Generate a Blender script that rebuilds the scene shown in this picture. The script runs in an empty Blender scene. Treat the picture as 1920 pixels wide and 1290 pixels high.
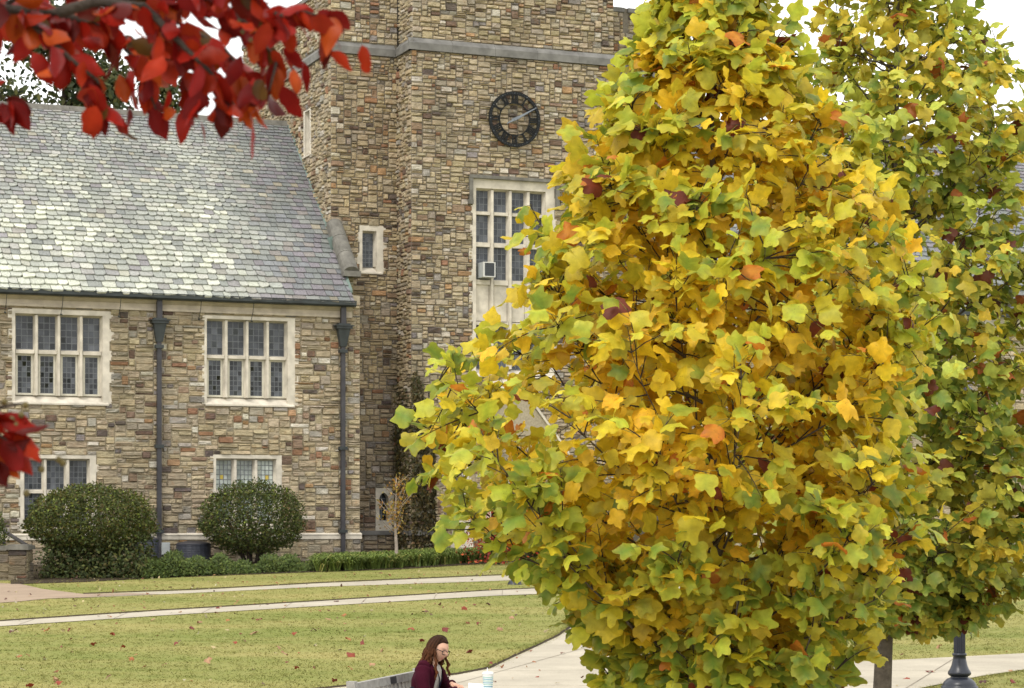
import bpy, math, random
import numpy as np
from mathutils import Vector, Matrix, Euler
R = math.radians
random.seed(7); rng = np.random.default_rng(7)
scene = bpy.context.scene
COL = scene.collection

# ------------------------------------------------------------------ camera
FPX, HOR, CX, HC = 4130.0, 975.0, 960.0, 2.30      # focal length, horizon row, centre column (1920 px wide), eye height
cam_d = bpy.data.cameras.new('camera'); cam = bpy.data.objects.new('camera', cam_d); COL.objects.link(cam)
cam.location = (0, 0, HC); cam.rotation_euler = (R(90), 0, 0)
cam_d.sensor_width = 36.0; cam_d.lens = 36.0*FPX/1920.0
cam_d.shift_y = (HOR-645.0)/1920.0
cam_d.clip_start = 0.1; cam_d.clip_end = 3000
cam_d.dof.use_dof = True; cam_d.dof.focus_distance = 19.0; cam_d.dof.aperture_fstop = 11.0
scene.camera = cam
# ------------------------------------------------------------------ sky and sun (overcast)
SUN_EL, SUN_AZ = R(52), R(-148)          # azimuth from +Y towards +X: behind the camera, to the left
world = bpy.data.worlds.new('World'); scene.world = world; world.use_nodes = True
nt = world.node_tree; nt.nodes.clear()
out = nt.nodes.new('ShaderNodeOutputWorld'); bg = nt.nodes.new('ShaderNodeBackground')
sky = nt.nodes.new('ShaderNodeTexSky'); sky.sky_type = 'NISHITA'; sky.sun_disc = False
sky.sun_elevation = SUN_EL; sky.sun_rotation = SUN_AZ; sky.air_density = 1.0; sky.dust_density = 3.0
tc = nt.nodes.new('ShaderNodeTexCoord'); nz = nt.nodes.new('ShaderNodeTexNoise')
nz.inputs['Scale'].default_value = 2.2; nz.inputs['Detail'].default_value = 4
mp = nt.nodes.new('ShaderNodeMapping'); mp.inputs['Scale'].default_value = (1, 1, 2.5)
nt.links.new(tc.outputs['Generated'], mp.inputs[0]); nt.links.new(mp.outputs[0], nz.inputs['Vector'])
cr = nt.nodes.new('ShaderNodeMapRange'); cr.inputs[1].default_value = .3; cr.inputs[2].default_value = .7
cr.inputs[3].default_value = 11.5; cr.inputs[4].default_value = 14.5
nt.links.new(nz.outputs[0], cr.inputs[0])
cl = nt.nodes.new('ShaderNodeVectorMath'); cl.operation = 'SCALE'; cl.inputs[0].default_value = (1.0, 0.99, 0.965)
nt.links.new(cr.outputs[0], cl.inputs['Scale'])
mx = nt.nodes.new('ShaderNodeMix'); mx.data_type = 'VECTOR'; mx.inputs['Factor'].default_value = 0.86
nt.links.new(sky.outputs[0], mx.inputs[4]); nt.links.new(cl.outputs[0], mx.inputs[5])
nt.links.new(mx.outputs[1], bg.inputs[0]); bg.inputs[1].default_value = 0.12
nt.links.new(bg.outputs[0], out.inputs[0])
sun_d = bpy.data.lights.new('sun', 'SUN'); sun = bpy.data.objects.new('sun', sun_d); COL.objects.link(sun)
sun_d.energy = 1.5; sun_d.angle = R(14); sun_d.color = (1.0, 0.95, 0.86)
sd = Vector((math.sin(SUN_AZ)*math.cos(SUN_EL), math.cos(SUN_AZ)*math.cos(SUN_EL), math.sin(SUN_EL)))
sun.rotation_euler = sd.to_track_quat('Z', 'Y').to_euler(); sun.location = (0, 0, 40)
vs = scene.view_settings; vs.view_transform = 'Standard'; vs.look = 'None'; vs.exposure = 0.38; vs.gamma = 1.0
vs.use_curve_mapping = False
cy = scene.cycles
cy.max_bounces = 7; cy.diffuse_bounces = 4; cy.transmission_bounces = 5; cy.transparent_max_bounces = 6; cy.caustics_reflective = False; cy.caustics_refractive = False
cy.use_denoising = True

# ------------------------------------------------------------------ geometry helpers
def P(px, py, Y): return Vector(((px-CX)/FPX*Y, Y, HC+(HOR-py)/FPX*Y))
SL = 0.0294
def gz(y): return SL*(min(max(y, -20), 84)-19.0)
def G(px, py):
    Y = FPX*(HC+SL*19)/(py-HOR+SL*FPX)
    return Vector(((px-CX)/FPX*Y, Y, gz(Y)))
TH = R(22.0); CU, SU = math.cos(TH), math.sin(TH)
OX, OY = (660-CX)/FPX*60.0, 60.0
U2 = np.array([CU, SU]); W2 = np.array([-SU, CU]); O2 = np.array([OX, OY])
def B(a, s, z):
    p = O2+a*U2+s*W2
    return np.array([p[0], p[1], z])
class Plane:                      # a wall plane: o + a*ex, up z, outward n
    def __init__(self, o, ex, n): self.o = np.array(o, float); self.ex = np.array(ex, float); self.n = np.array(n, float)
    def pt(self, a, z, d=0.0):
        a = np.asarray(a, float); z = np.asarray(z, float); d = np.asarray(d, float)
        x = self.o[0]+a*self.ex[0]+d*self.n[0]; y = self.o[1]+a*self.ex[1]+d*self.n[1]
        return np.stack([x+0*z, y+0*z, z+0*x], -1)
    def px(self, px, py):         # where the line of sight through a pixel meets this wall
        k = (px-CX)/FPX
        m = np.array([[k, -self.ex[0]], [1.0, -self.ex[1]]])
        t, a = np.linalg.solve(m, self.o)
        return a, HC+(HOR-py)/FPX*t
def front(s): return Plane(O2+s*W2, U2, -W2)
def sidep(a): return Plane(O2+a*U2, W2, -U2)      # a faces left; its 'a' coordinate is s

WL = {}
def wl(o): return WL.get(o.name, np.zeros(3)) if o is not None else np.zeros(3)
def props(o, label=None, cat=None, group=None, kind=None):
    if label: o['label'] = label
    if cat: o['category'] = cat
    if group: o['group'] = group
    if kind: o['kind'] = kind
    return o
def thing(name, loc, label, cat, group=None, parent=None):
    o = bpy.data.objects.new(name, None); COL.objects.link(o)
    o.empty_display_size = .2; o.location = Vector(loc); WL[o.name] = np.array(loc, float)
    return props(o, label, cat, group)
def mesh_np(name, V, F, col=None, smooth=False, cs=None):
    """V (n,3); F either an (m,k) array or a list of index tuples; col (n,3) per vertex"""
    me = bpy.data.meshes.new(name)
    V = np.asarray(V, np.float32)
    if isinstance(F, np.ndarray):
        m, k = F.shape
        me.vertices.add(len(V)); me.vertices.foreach_set('co', V.ravel())
        me.loops.add(m*k); me.loops.foreach_set('vertex_index', F.astype(np.int32).ravel())
        me.polygons.add(m); me.polygons.foreach_set('loop_start', np.arange(0, m*k, k, dtype=np.int32))
        me.update(calc_edges=True)
    else:
        me.from_pydata(V.tolist(), [], F); me.update()
    if smooth: me.polygons.foreach_set('use_smooth', np.ones(len(me.polygons), bool))
    if col is not None:
        at = me.attributes.new('col', 'FLOAT_COLOR', 'POINT')
        c = np.ones((len(V), 4), np.float32); c[:, :3] = col
        at.data.foreach_set('color', c.ravel())
    return me
def mkobj(name, V, F, mat, parent=None, col=None, smooth=False, center=False, **kw):
    V = np.asarray(V, float)
    base = wl(parent)
    c = V.mean(0) if center else (base if parent is not None else (np.array([V[:, 0].mean(), V[:, 1].mean(), V[:, 2].min()])))
    me = mesh_np(name, V-c, F, col, smooth)
    if mat is not None: me.materials.append(mat)
    o = bpy.data.objects.new(name, me); COL.objects.link(o)
    if parent is not None: o.parent = parent; o.location = Vector(c-base)
    else: o.location = Vector(c)
    WL[o.name] = c.copy()
    return props(o, **kw)
class MB:
    def __init__(s): s.V = []; s.F = []; s.C = []; s.n = 0
    def add(s, V, F, c=None):
        V = np.asarray(V, float); s.V.append(V)
        s.F += [tuple(int(i)+s.n for i in f) for f in F]
        c = np.ones(3)*.5 if c is None else np.asarray(c, float)
        s.C.append(np.broadcast_to(c, (len(V), 3)) if c.ndim == 1 else c)
        s.n += len(V); return s
    def box8(s, pts, c=None):     # pts: 4 bottom, 4 top
        return s.add(pts, [(3, 2, 1, 0), (4, 5, 6, 7), (0, 1, 5, 4), (1, 2, 6, 5), (2, 3, 7, 6), (3, 0, 4, 7)], c)
    def box(s, x0, x1, y0, y1, z0, z1, c=None):
        return s.box8([(x0, y0, z0), (x1, y0, z0), (x1, y1, z0), (x0, y1, z0), (x0, y0, z1), (x1, y0, z1), (x1, y1, z1), (x0, y1, z1)], c)
    def pbox(s, pl, a0, a1, z0, z1, d0, d1, c=None):
        A = [a0, a1, a1, a0]*2; D = [d1, d1, d0, d0]*2; Z = [z0]*4+[z1]*4
        return s.box8(pl.pt(A, Z, D), c)
    def tube(s, pts, rad, sides=6, c=None, cap=True):
        V, F = tube(pts, rad, sides, cap); return s.add(V, F, c)
    def lathe(s, prof, cx, cy, z0, sides=20, c=None, flute=None):
        V = []; F = []
        for j, (r, z) in enumerate(prof):
            for i in range(sides):
                rr = r*(1 if not (flute and flute[0] <= j <= flute[1] and i % 2) else .86)
                V.append((cx+rr*math.cos(2*math.pi*i/sides), cy+rr*math.sin(2*math.pi*i/sides), z0+z))
        for j in range(len(prof)-1):
            for i in range(sides):
                k = (i+1) % sides; F.append((j*sides+i, j*sides+k, (j+1)*sides+k, (j+1)*sides+i))
        F.append(tuple(range(sides))[::-1]); F.append(tuple((len(prof)-1)*sides+i for i in range(sides)))
        return s.add(V, F, c)
    def prism(s, pl, poly, d0, d1, c=None):   # poly of (a,z)
        n = len(poly); A = [p[0] for p in poly]; Z = [p[1] for p in poly]
        V = np.vstack([pl.pt(A, Z, [d1]*n), pl.pt(A, Z, [d0]*n)])
        F = [tuple(range(n)), tuple(range(2*n-1, n-1, -1))]+[(i, i+n, (i+1) % n+n, (i+1) % n) for i in range(n)]
        return s.add(V, F, c)
    def build(s, name, mat, parent=None, smooth=False, center=False, **kw):
        return mkobj(name, np.vstack(s.V), s.F, mat, parent, np.vstack(s.C), smooth, center, **kw)
def tube(pts, rad, sides=6, cap=True):
    pts = [np.asarray(p, float) for p in pts]; n = len(pts)
    if np.isscalar(rad): rad = [rad]*n
    V = []; F = []; ref = None
    for i in range(n):
        t = pts[min(i+1, n-1)]-pts[max(i-1, 0)]; t = t/(np.linalg.norm(t)+1e-9)
        if ref is None:
            ref = np.cross(t, [0.31, 0.17, .93]);
            if np.linalg.norm(ref) < .1: ref = np.cross(t, [1, 0, 0])
        ref = ref-t*ref.dot(t); ref /= np.linalg.norm(ref)+1e-9
        b = np.cross(t, ref)
        for k in range(sides):
            an = 2*math.pi*k/sides; V.append(pts[i]+rad[i]*(math.cos(an)*ref+math.sin(an)*b))
    for i in range(n-1):
        for k in range(sides):
            q = (k+1) % sides; F.append((i*sides+k, i*sides+q, (i+1)*sides+q, (i+1)*sides+k))
    if cap: F += [tuple(range(sides))[::-1], tuple((n-1)*sides+k for k in range(sides))]
    return np.array(V), F
def bez(p0, p1, p2, n):
    p0, p1, p2 = (np.asarray(p, float) for p in (p0, p1, p2))
    return [(1-t)**2*p0+2*t*(1-t)*p1+t*t*p2 for t in np.linspace(0, 1, n)]
def unit(v): v = np.asarray(v, float); return v/(np.linalg.norm(v, axis=-1, keepdims=True)+1e-9)
def emit(pieces, name, stuffname, mat, parent, nmax=300, smooth=False):
    """pieces: list of (V, F, col, score): the largest become objects of their own, the rest one joined part"""
    order = sorted(range(len(pieces)), key=lambda i: -pieces[i][3])
    for i in order[:nmax]:
        V, F, c, _ = pieces[i]
        mkobj(name, V, F, mat, parent, np.broadcast_to(np.asarray(c, float), (len(V), 3)), smooth, center=True)
    rest = order[nmax:]
    if rest:
        mb = MB()
        for i in rest: mb.add(pieces[i][0], pieces[i][1], pieces[i][2])
        mb.build(stuffname, mat, parent, smooth, kind='stuff')

# ------------------------------------------------------------------ materials
class NT:
    def __init__(s, name):
        s.m = bpy.data.materials.new(name); s.m.use_nodes = True; s.t = s.m.node_tree; s.t.nodes.clear()
        s.out = s.n('ShaderNodeOutputMaterial'); s.b = s.n('ShaderNodeBsdfPrincipled'); s.l(s.b.outputs[0], s.out.inputs[0])
    def n(s, t, **kw):
        nd = s.t.nodes.new(t)
        for k, v in kw.items(): setattr(nd, k, v)
        return nd
    def l(s, a, b): s.t.links.new(a, b)
    def pos(s, scale=(1, 1, 1), rot=0.0, obj=False):
        g = s.n('ShaderNodeTexCoord') if obj else s.n('ShaderNodeNewGeometry')
        m = s.n('ShaderNodeMapping'); m.inputs['Scale'].default_value = scale; m.inputs['Rotation'].default_value = (0, 0, rot)
        m.vector_type = 'TEXTURE' if rot and False else 'POINT'
        s.l(g.outputs['Object'] if obj else g.outputs['Position'], m.inputs[0]); return m.outputs[0]
    def noise(s, vec, scale, detail=4, rough=.55, dist=0.0):
        n = s.n('ShaderNodeTexNoise'); n.inputs['Scale'].default_value = scale; n.inputs['Detail'].default_value = detail
        n.inputs['Roughness'].default_value = rough; n.inputs['Distortion'].default_value = dist
        s.l(vec, n.inputs['Vector']); return n.outputs[0]
    def rng(s, x, a, b, c, d):
        n = s.n('ShaderNodeMapRange'); n.clamp = True
        for i, v in enumerate((a, b, c, d)): n.inputs[i+1].default_value = v
        s.l(x, n.inputs[0]); return n.outputs[0]
    def math(s, op, a, b):
        n = s.n('ShaderNodeMath', operation=op)
        for i, v in enumerate((a, b)):
            if hasattr(v, 'links'): s.l(v, n.inputs[i])
            else: n.inputs[i].default_value = v
        return n.outputs[0]
    def mix(s, f, a, b, mode='MIX'):
        n = s.n('ShaderNodeMix', data_type='RGBA', blend_type=mode)
        for sock, v in ((n.inputs['Factor'], f), (n.inputs[6], a), (n.inputs[7], b)):
            if hasattr(v, 'links'): s.l(v, sock)
            elif np.isscalar(v): sock.default_value = v
            else: sock.default_value = (*v, 1)
        return n.outputs[2]
    def attr(s, name='col'):
        n = s.n('ShaderNodeAttribute'); n.attribute_name = name; return n.outputs['Color']
    def scale(s, c, f):
        n = s.n('ShaderNodeVectorMath', operation='SCALE')
        if hasattr(c, 'links'): s.l(c, n.inputs[0])
        else: n.inputs[0].default_value = c
        if hasattr(f, 'links'): s.l(f, n.inputs['Scale'])
        else: n.inputs['Scale'].default_value = f
        return n.outputs[0]
    def bump(s, h, strength=.5, dist=.02):
        n = s.n('ShaderNodeBump'); n.inputs['Strength'].default_value = strength; n.inputs['Distance'].default_value = dist
        s.l(h, n.inputs['Height']); s.l(n.outputs[0], s.b.inputs['Normal'])
    def fin(s, color, rough=.7, spec=.3, metal=0.0):
        i = s.b.inputs
        if hasattr(color, 'links'): s.l(color, i['Base Color'])
        else: i['Base Color'].default_value = (*color, 1)
        if hasattr(rough, 'links'): s.l(rough, i['Roughness'])
        else: i['Roughness'].default_value = rough
        i['Specular IOR Level'].default_value = spec; i['Metallic'].default_value = metal
        return s.m
def simple(name, color, rough=.6, spec=.3, metal=0.0, var=.25, sc=8.0, bump=.15, bd=.01):
    m = NT(name); p = m.pos(); n = m.noise(p, sc, 5)
    c = m.scale(color, m.rng(n, .25, .75, 1-var, 1+var))
    if bump: m.bump(m.noise(p, sc*4, 3), bump, bd)
    return m.fin(c, rough, spec, metal)
def m_stone():
    m = NT('rubble stone'); p = m.pos((1, 1, 1), -TH)
    mp = m.n('ShaderNodeMapping'); mp.inputs['Scale'].default_value = (6, 6, 30); m.l(p, mp.inputs[0])
    strat = m.noise(mp.outputs[0], 1.0, 5, .6, .4)
    fine = m.noise(p, 60, 3); big = m.noise(p, .55, 4)
    c = m.scale(m.attr(), m.rng(strat, .28, .72, .66, 1.36))
    c = m.mix(m.rng(m.noise(p, 7, 3), .56, .72, 0, .35), c, (.30, .16, .07))
    mp2 = m.n('ShaderNodeMapping'); mp2.inputs['Scale'].default_value = (1.3, 1.3, .28); m.l(p, mp2.inputs[0])
    grime = m.rng(m.noise(mp2.outputs[0], 1.0, 6, .6), .5, .72, 0, .55)
    c = m.mix(grime, c, m.scale(c, .45))
    c = m.scale(c, m.rng(big, .3, .7, .86, 1.12))
    h = m.math('ADD', strat, m.math('MULTIPLY', fine, .25))
    m.bump(h, 1.0, .045)
    return m.fin(c, .85, .2)
def m_slate():
    m = NT('slate'); p = m.pos(); n = m.noise(p, 22, 5, .65); b = m.noise(p, 90, 3)
    c = m.scale(m.attr(), m.rng(n, .3, .7, .72, 1.25))
    c = m.mix(m.rng(m.noise(p, 14, 4), .58, .68, 0, .5), c, (.10, .10, .095))
    c = m.scale(c, m.rng(m.noise(p, .7, 5, .6), .3, .7, .82, 1.14))
    c = m.mix(m.rng(m.noise(p, 38, 4, .7), .56, .64, 0, .35), c, (.50, .51, .43))
    m.bump(m.math('ADD', n, m.math('MULTIPLY', b, .4)), .8, .02)
    return m.fin(c, .75, .25)
def m_attr(name, rough=.6, spec=.3, var=.2, sc=12, bump=.2, bd=.01, metal=0.0):
    m = NT(name); p = m.pos(); n = m.noise(p, sc, 4)
    c = m.scale(m.attr(), m.rng(n, .25, .75, 1-var, 1+var))
    if bump: m.bump(m.noise(p, sc*4, 3), bump, bd)
    return m.fin(c, rough, spec, metal)
def m_leaf(name, spots=.0, trans=.45, rough=.5, spotcol=(.16, .07, .02), sps=70, spec=.3):
    m = NT(name); p = m.pos(); c = m.attr()
    c = m.scale(c, m.rng(m.noise(p, 25, 3), .3, .7, .82, 1.15))
    if spots:
        v = m.n('ShaderNodeTexVoronoi'); v.inputs['Scale'].default_value = sps; m.l(p, v.inputs['Vector'])
        f = m.math('MULTIPLY', m.rng(v.outputs['Distance'], .10, .17, 1, 0), m.rng(m.noise(p, 9, 2), .48, .58, 0, spots))
        c = m.mix(f, c, spotcol)
    m.fin(c, rough, spec)
    t = m.n('ShaderNodeBsdfTranslucent'); m.l(c, t.inputs[0])
    mx = m.n('ShaderNodeMixShader'); mx.inputs[0].default_value = trans
    m.l(m.b.outputs[0], mx.inputs[1]); m.l(t.outputs[0], mx.inputs[2]); m.l(mx.outputs[0], m.out.inputs[0])
    return m.m
def m_lawn(name, blade=False):
    m = NT(name); p = m.pos((.35, 1, 1)); q = m.pos()
    big = m.noise(p, .5, 5, .6); fine = m.noise(q, 9, 5, .7); vf = m.noise(q, 55, 3, .7)
    c = m.mix(m.rng(big, .36, .62, 0, 1), (.155, .178, .043), (.275, .245, .088))
    c = m.mix(m.rng(fine, .42, .66, 0, .35), c, (.29, .27, .10))
    c = m.mix(m.rng(m.noise(q, 3.1, 5, .7), .52, .7, 0, .45), c, (.15, .185, .045))
    c = m.scale(c, m.rng(vf, .3, .7, .86, 1.12))
    if blade: c = m.scale(c, m.attr())
    m.bump(vf, .35, .02)
    return m.fin(c, .9, .1)
def m_concrete(name, col):
    m = NT(name); q = m.pos(); n = m.noise(q, 1.1, 6, .65); f = m.noise(q, 35, 4)
    c = m.scale(col, m.rng(n, .3, .7, .82, 1.1)); c = m.scale(c, m.rng(f, .3, .7, .92, 1.06))
    m.bump(f, .25, .01); return m.fin(c, .9, .2)
M = dict(stone=m_stone(), slate=m_slate(),
    mortar=simple('mortar', (.33, .285, .205), .95, .1, sc=20),
    mortard=simple('weathered mortar', (.17, .15, .12), .95, .1, sc=20),
    lime=simple('limestone trim', (.54, .495, .415), .85, .2, var=.28, sc=3.5, bump=.3),
    limet=simple('tan limestone', (.42, .365, .285), .85, .2, var=.28, sc=3.0, bump=.3),
    limed=simple('weathered limestone', (.17, .165, .155), .9, .2, var=.4, sc=2.5, bump=.4, bd=.02),
    coping=simple('grey coping stone', (.15, .143, .125), .9, .2, var=.35, sc=5, bump=.4, bd=.02),
    copper=simple('weathered copper', (.030, .036, .037), .55, .4, var=.5, sc=3),
    verd=simple('green copper flashing', (.13, .175, .155), .7, .3, var=.35, sc=4),
    pipe=simple('lead downpipe', (.04, .038, .043), .5, .4, var=.4, sc=3),
    lead=simple('lead cames', (.13, .14, .15), .5, .4, var=.2),
    cream=simple('cream casement paint', (.55, .52, .43), .5, .3, var=.1),
    iron=simple('black painted iron', (.006, .007, .007), .5, .2, var=.3),
    silver=simple('bare metal clock hand', (.17, .19, .22), .5, .5, var=.2),
    navy=simple('dark blue lamp paint', (.011, .014, .024), .35, .5, var=.25, sc=5),
    acdark=simple('dark condenser metal', (.045, .05, .068), .5, .4, var=.2),
    acpale=simple('pale painted metal', (.36, .385, .39), .5, .4, var=.1),
    white=simple('white plastic', (.52, .52, .5), .5, .3, var=.05),
    acface=simple('dark grille', (.05, .055, .06), .6, .3, var=.2, sc=30),
    bark=simple('grey bark', (.10, .085, .065), .9, .15, var=.4, sc=14, bump=.7, bd=.02),
    barkd=simple('dark bark', (.045, .035, .028), .9, .15, var=.4, sc=14, bump=.7, bd=.02),
    barkp=simple('pale bark', (.30, .25, .21), .9, .15, var=.3, sc=14, bump=.5, bd=.01),
    joint=simple('joint filler', (.22, .19, .15), .95, .1),
    soil=simple('dark soil', (.05, .038, .026), .95, .1, var=.4, sc=10, bump=.6, bd=.03),
    lawn=m_lawn('lawn'), blade=m_lawn('grass blades', True),
    conc=m_concrete('pale concrete', (.40, .36, .285)), brickp=m_concrete('brown gravel path', (.31, .235, .17)),
    tulip=m_leaf('tulip tree leaf', .8, .42), tulip2=m_leaf('tulip tree leaf far', .5, .40),
    red=m_leaf('red leaf', .6, .30, .38, (.03, .01, .008), 220, .1),
    green=m_leaf('evergreen leaf', 0, .25, .65), dry=m_leaf('dry leaf', .5, .2),
    ivy=m_leaf('ivy leaf', 0, .2), wood=m_attr('weathered teak', .8, .2, .25, 18, .3),
    attr=m_attr('painted', .55, .3, .08, 10, 0), cloth=m_attr('cloth', .9, .1, .15, 60, .35, .004),
    skin=m_attr('skin', .5, .35, .04, 30, 0), hair=m_attr('hair', .65, .06, .35, 60, 0))
def m_pane(name, lo, hi, rough=.07):
    m = NT(name); oi = m.n('ShaderNodeObjectInfo')
    r = m.n('ShaderNodeMath', operation='POWER'); m.l(oi.outputs['Random'], r.inputs[0]); r.inputs[1].default_value = 1.6
    c = m.scale(m.mix(r.outputs[0], lo, hi), m.rng(m.noise(m.pos(), 1.6, 3), .3, .7, .5, 1.45))  # broad noise paints an uneven reflection gradient into the glass colour
    m.fin(c, rough, .38); m.bump(m.noise(m.pos(), 14, 2), .12, .01); return m.m
M['pane'] = m_pane('leaded glass', (.005, .006, .008), (.10, .11, .125))
M['panel'] = m_pane('hazy leaded glass', (.035, .04, .048), (.085, .092, .105), .25)  # grey base colour puts reflected sky into these panes
M['paneb'] = m_pane('glass over pale blinds', (.33, .37, .34), (.46, .50, .46), .15)
M['paney'] = simple('amber sticker', (.55, .42, .08), .5, .3, var=.05)

# ------------------------------------------------------------------ ground, paths
def ground():
    ys = [-60, -20, 0, 10, 20, 30, 40, 50, 60, 70, 84, 130, 900]; xs = [-700, -120, -40, -20, -10, 0, 10, 20, 40, 120, 700]
    V = [(x, y, gz(y)) for y in ys for x in xs]; n = len(xs)
    F = [(j*n+i, j*n+i+1, (j+1)*n+i+1, (j+1)*n+i) for j in range(len(ys)-1) for i in range(n-1)]
    o = mkobj('lawn', V, F, M['lawn'], kind='structure'); o['label'] = 'yellowing green lawn around the paths'
ground()
def sheet(name, pts, h, mat, label, thick=0.0, cat=None, kind='structure'):
    V = [(p[0], p[1], gz(p[1])+h) for p in pts]
    n = len(V); return mkobj(name, V, [tuple(range(n))], mat, kind=kind, label=label)
def strip(far, near):              # both lists of (px,py) left to right
    return [G(*p) for p in near]+[G(*p) for p in reversed(far)]
pathA = strip([(0, 1094), (40, 1096), (80, 1105), (157, 1114.5), (365, 1107), (600, 1094), (920, 1080), (1150, 1072), (1500, 1063), (2100, 1052)],
              [(0, 1131), (40, 1128), (90, 1123), (157, 1121), (365, 1112), (600, 1100.5), (920, 1090), (1150, 1080.5), (1500, 1070), (2100, 1058)])
pathA = [G(-700, 1140)]+pathA+[G(-700, 1098)]
brown = [G(-700, 1140), G(0, 1131), G(40, 1128), G(90, 1123), G(157, 1121), G(230, 1117), G(300, 1114.6), G(240, 1112.5), G(157, 1114.5), G(80, 1105), G(40, 1096), G(0, 1094), G(-700, 1098)]
pathB = strip([(-700, 1212), (0, 1166), (300, 1146), (600, 1128), (920, 1108), (1120, 1099)],
              [(-700, 1224), (0, 1175), (300, 1155), (600, 1137), (920, 1118), (1120, 1110)])
sheet('path', pathA, .006, M['conc'], 'narrow pale path running along the planting beds')
sheet('path', brown, .010, M['brickp'], 'brown gravelly path fanning out toward the stone pier')
sheet('path', pathB, .010, M['conc'], 'pale concrete path crossing the lawn')
plaza_edge = [(300, 1330), (520, 1303), (640, 1290), (750, 1281), (857, 1267), (920, 1255), (950, 1240), (1000, 1217), (1048, 1194), (1085, 1168), (1096, 1140), (1075, 1113)]
plaza = [G(*p) for p in plaza_edge]+[G(1140, 1096), G(1300, 1092), G(1420, 1110), G(1480, 1150), G(1530, 1200), G(1600, 1243), G(1700, 1238), G(1920, 1226.5), G(2400, 1204),
        G(2400, 1228), G(1920, 1257), G(1840, 1269), G(1770, 1283), G(1700, 1297)]
plaza += [Vector((7, 24, 0)), Vector((9, 12, 0)), Vector((9, -12, 0)), Vector((-9, -12, 0)), Vector((-9, 22, 0))]
sheet('plaza', plaza, .014, M['conc'], 'pale concrete plaza with a curved lawn edge')
def pip(x, y, poly):
    x = np.asarray(x); y = np.asarray(y); ins = np.zeros(x.shape, bool); n = len(poly)
    for i in range(n):
        x1, y1 = poly[i][0], poly[i][1]; x2, y2 = poly[i-1][0], poly[i-1][1]
        with np.errstate(divide='ignore', invalid='ignore'):
            t = ((y1 > y) != (y2 > y)) & (x < (x2-x1)*(y-y1)/(y2-y1+1e-12)+x1)
        ins ^= t
    return ins
def onpath(x, y): return pip(x, y, pathA) | pip(x, y, pathB) | pip(x, y, plaza)
# concrete joints on the plaza and path (thin dark grooves)
mbj = MB()
def groove(p, q, w=.012, h=.019):
    p = np.array(p[:2]); q = np.array(q[:2]); d = unit(q-p); nn = np.array([-d[1], d[0]])*w
    V = [(*(p-nn), gz(p[1])+h), (*(p+nn), gz(p[1])+h), (*(q+nn), gz(q[1])+h), (*(q-nn), gz(q[1])+h)]
    mbj.add(V, [(0, 1, 2, 3)])
for k in range(16):
    pts_ = [(-8+k*1.9+.35*(y-12), y) for y in np.arange(12, 46, .25)]
    for a, b in zip(pts_[:-1], pts_[1:]):
        if pip([a[0], b[0]], [a[1], b[1]], plaza).all(): groove(a, b, .006)
for k in range(18):
    pts_ = [(x, 12+k*1.9-.0*x) for x in np.arange(-9, 12, .25)]
    for a, b in zip(pts_[:-1], pts_[1:]):
        if pip([a[0], b[0]], [a[1], b[1]], plaza).all(): groove(a, b, .006)
for k in range(18):
    x = -11+k*1.35
    yy = np.linspace(36, 50, 200); ins = pip(np.full(200, x), yy, pathB)
    if ins.any():
        ya, yb = yy[ins].min(), yy[ins].max(); groove((x, ya), (x, yb), .006, .014)
mbj.build('paving_joint', M['joint'], kind='structure', label='thin dark joints between concrete slabs')
# soil lip where the turf stands above the concrete
def lip(pts, w, h, side=1):
    mb = MB(); pts = [np.array(p[:2]) for p in pts]
    for p, q in zip(pts[:-1], pts[1:]):
        d = unit(q-p); nn = np.array([-d[1], d[0]])*side
        n = max(1, int(np.linalg.norm(q-p)/.25))
        for k in range(n):
            a = p+(q-p)*k/n; b = p+(q-p)*(k+1)/n; w1 = w*random.uniform(.5, 1.3)
            V = [(*(a), gz(a[1])+h), (*b, gz(b[1])+h), (*(b+nn*w1), gz(b[1])+h+.02), (*(a+nn*w1), gz(a[1])+h+.02)]
            mb.add(V, [(0, 1, 2, 3)])
    return mb
mb = lip([G(*p) for p in plaza_edge], .035, .015)
for pts in ([(-700, 1212), (0, 1166), (300, 1146), (600, 1128), (920, 1108), (1120, 1099)], [(157, 1114.5), (365, 1107), (600, 1094), (920, 1080), (1150, 1072), (1500, 1063)]):
    m2 = lip([G(*p) for p in pts], .04, .012); mb.add(np.vstack(m2.V), m2.F)
mb.build('turf_edge', M['soil'], kind='structure', label='dark soil lip where the turf meets the concrete')

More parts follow.
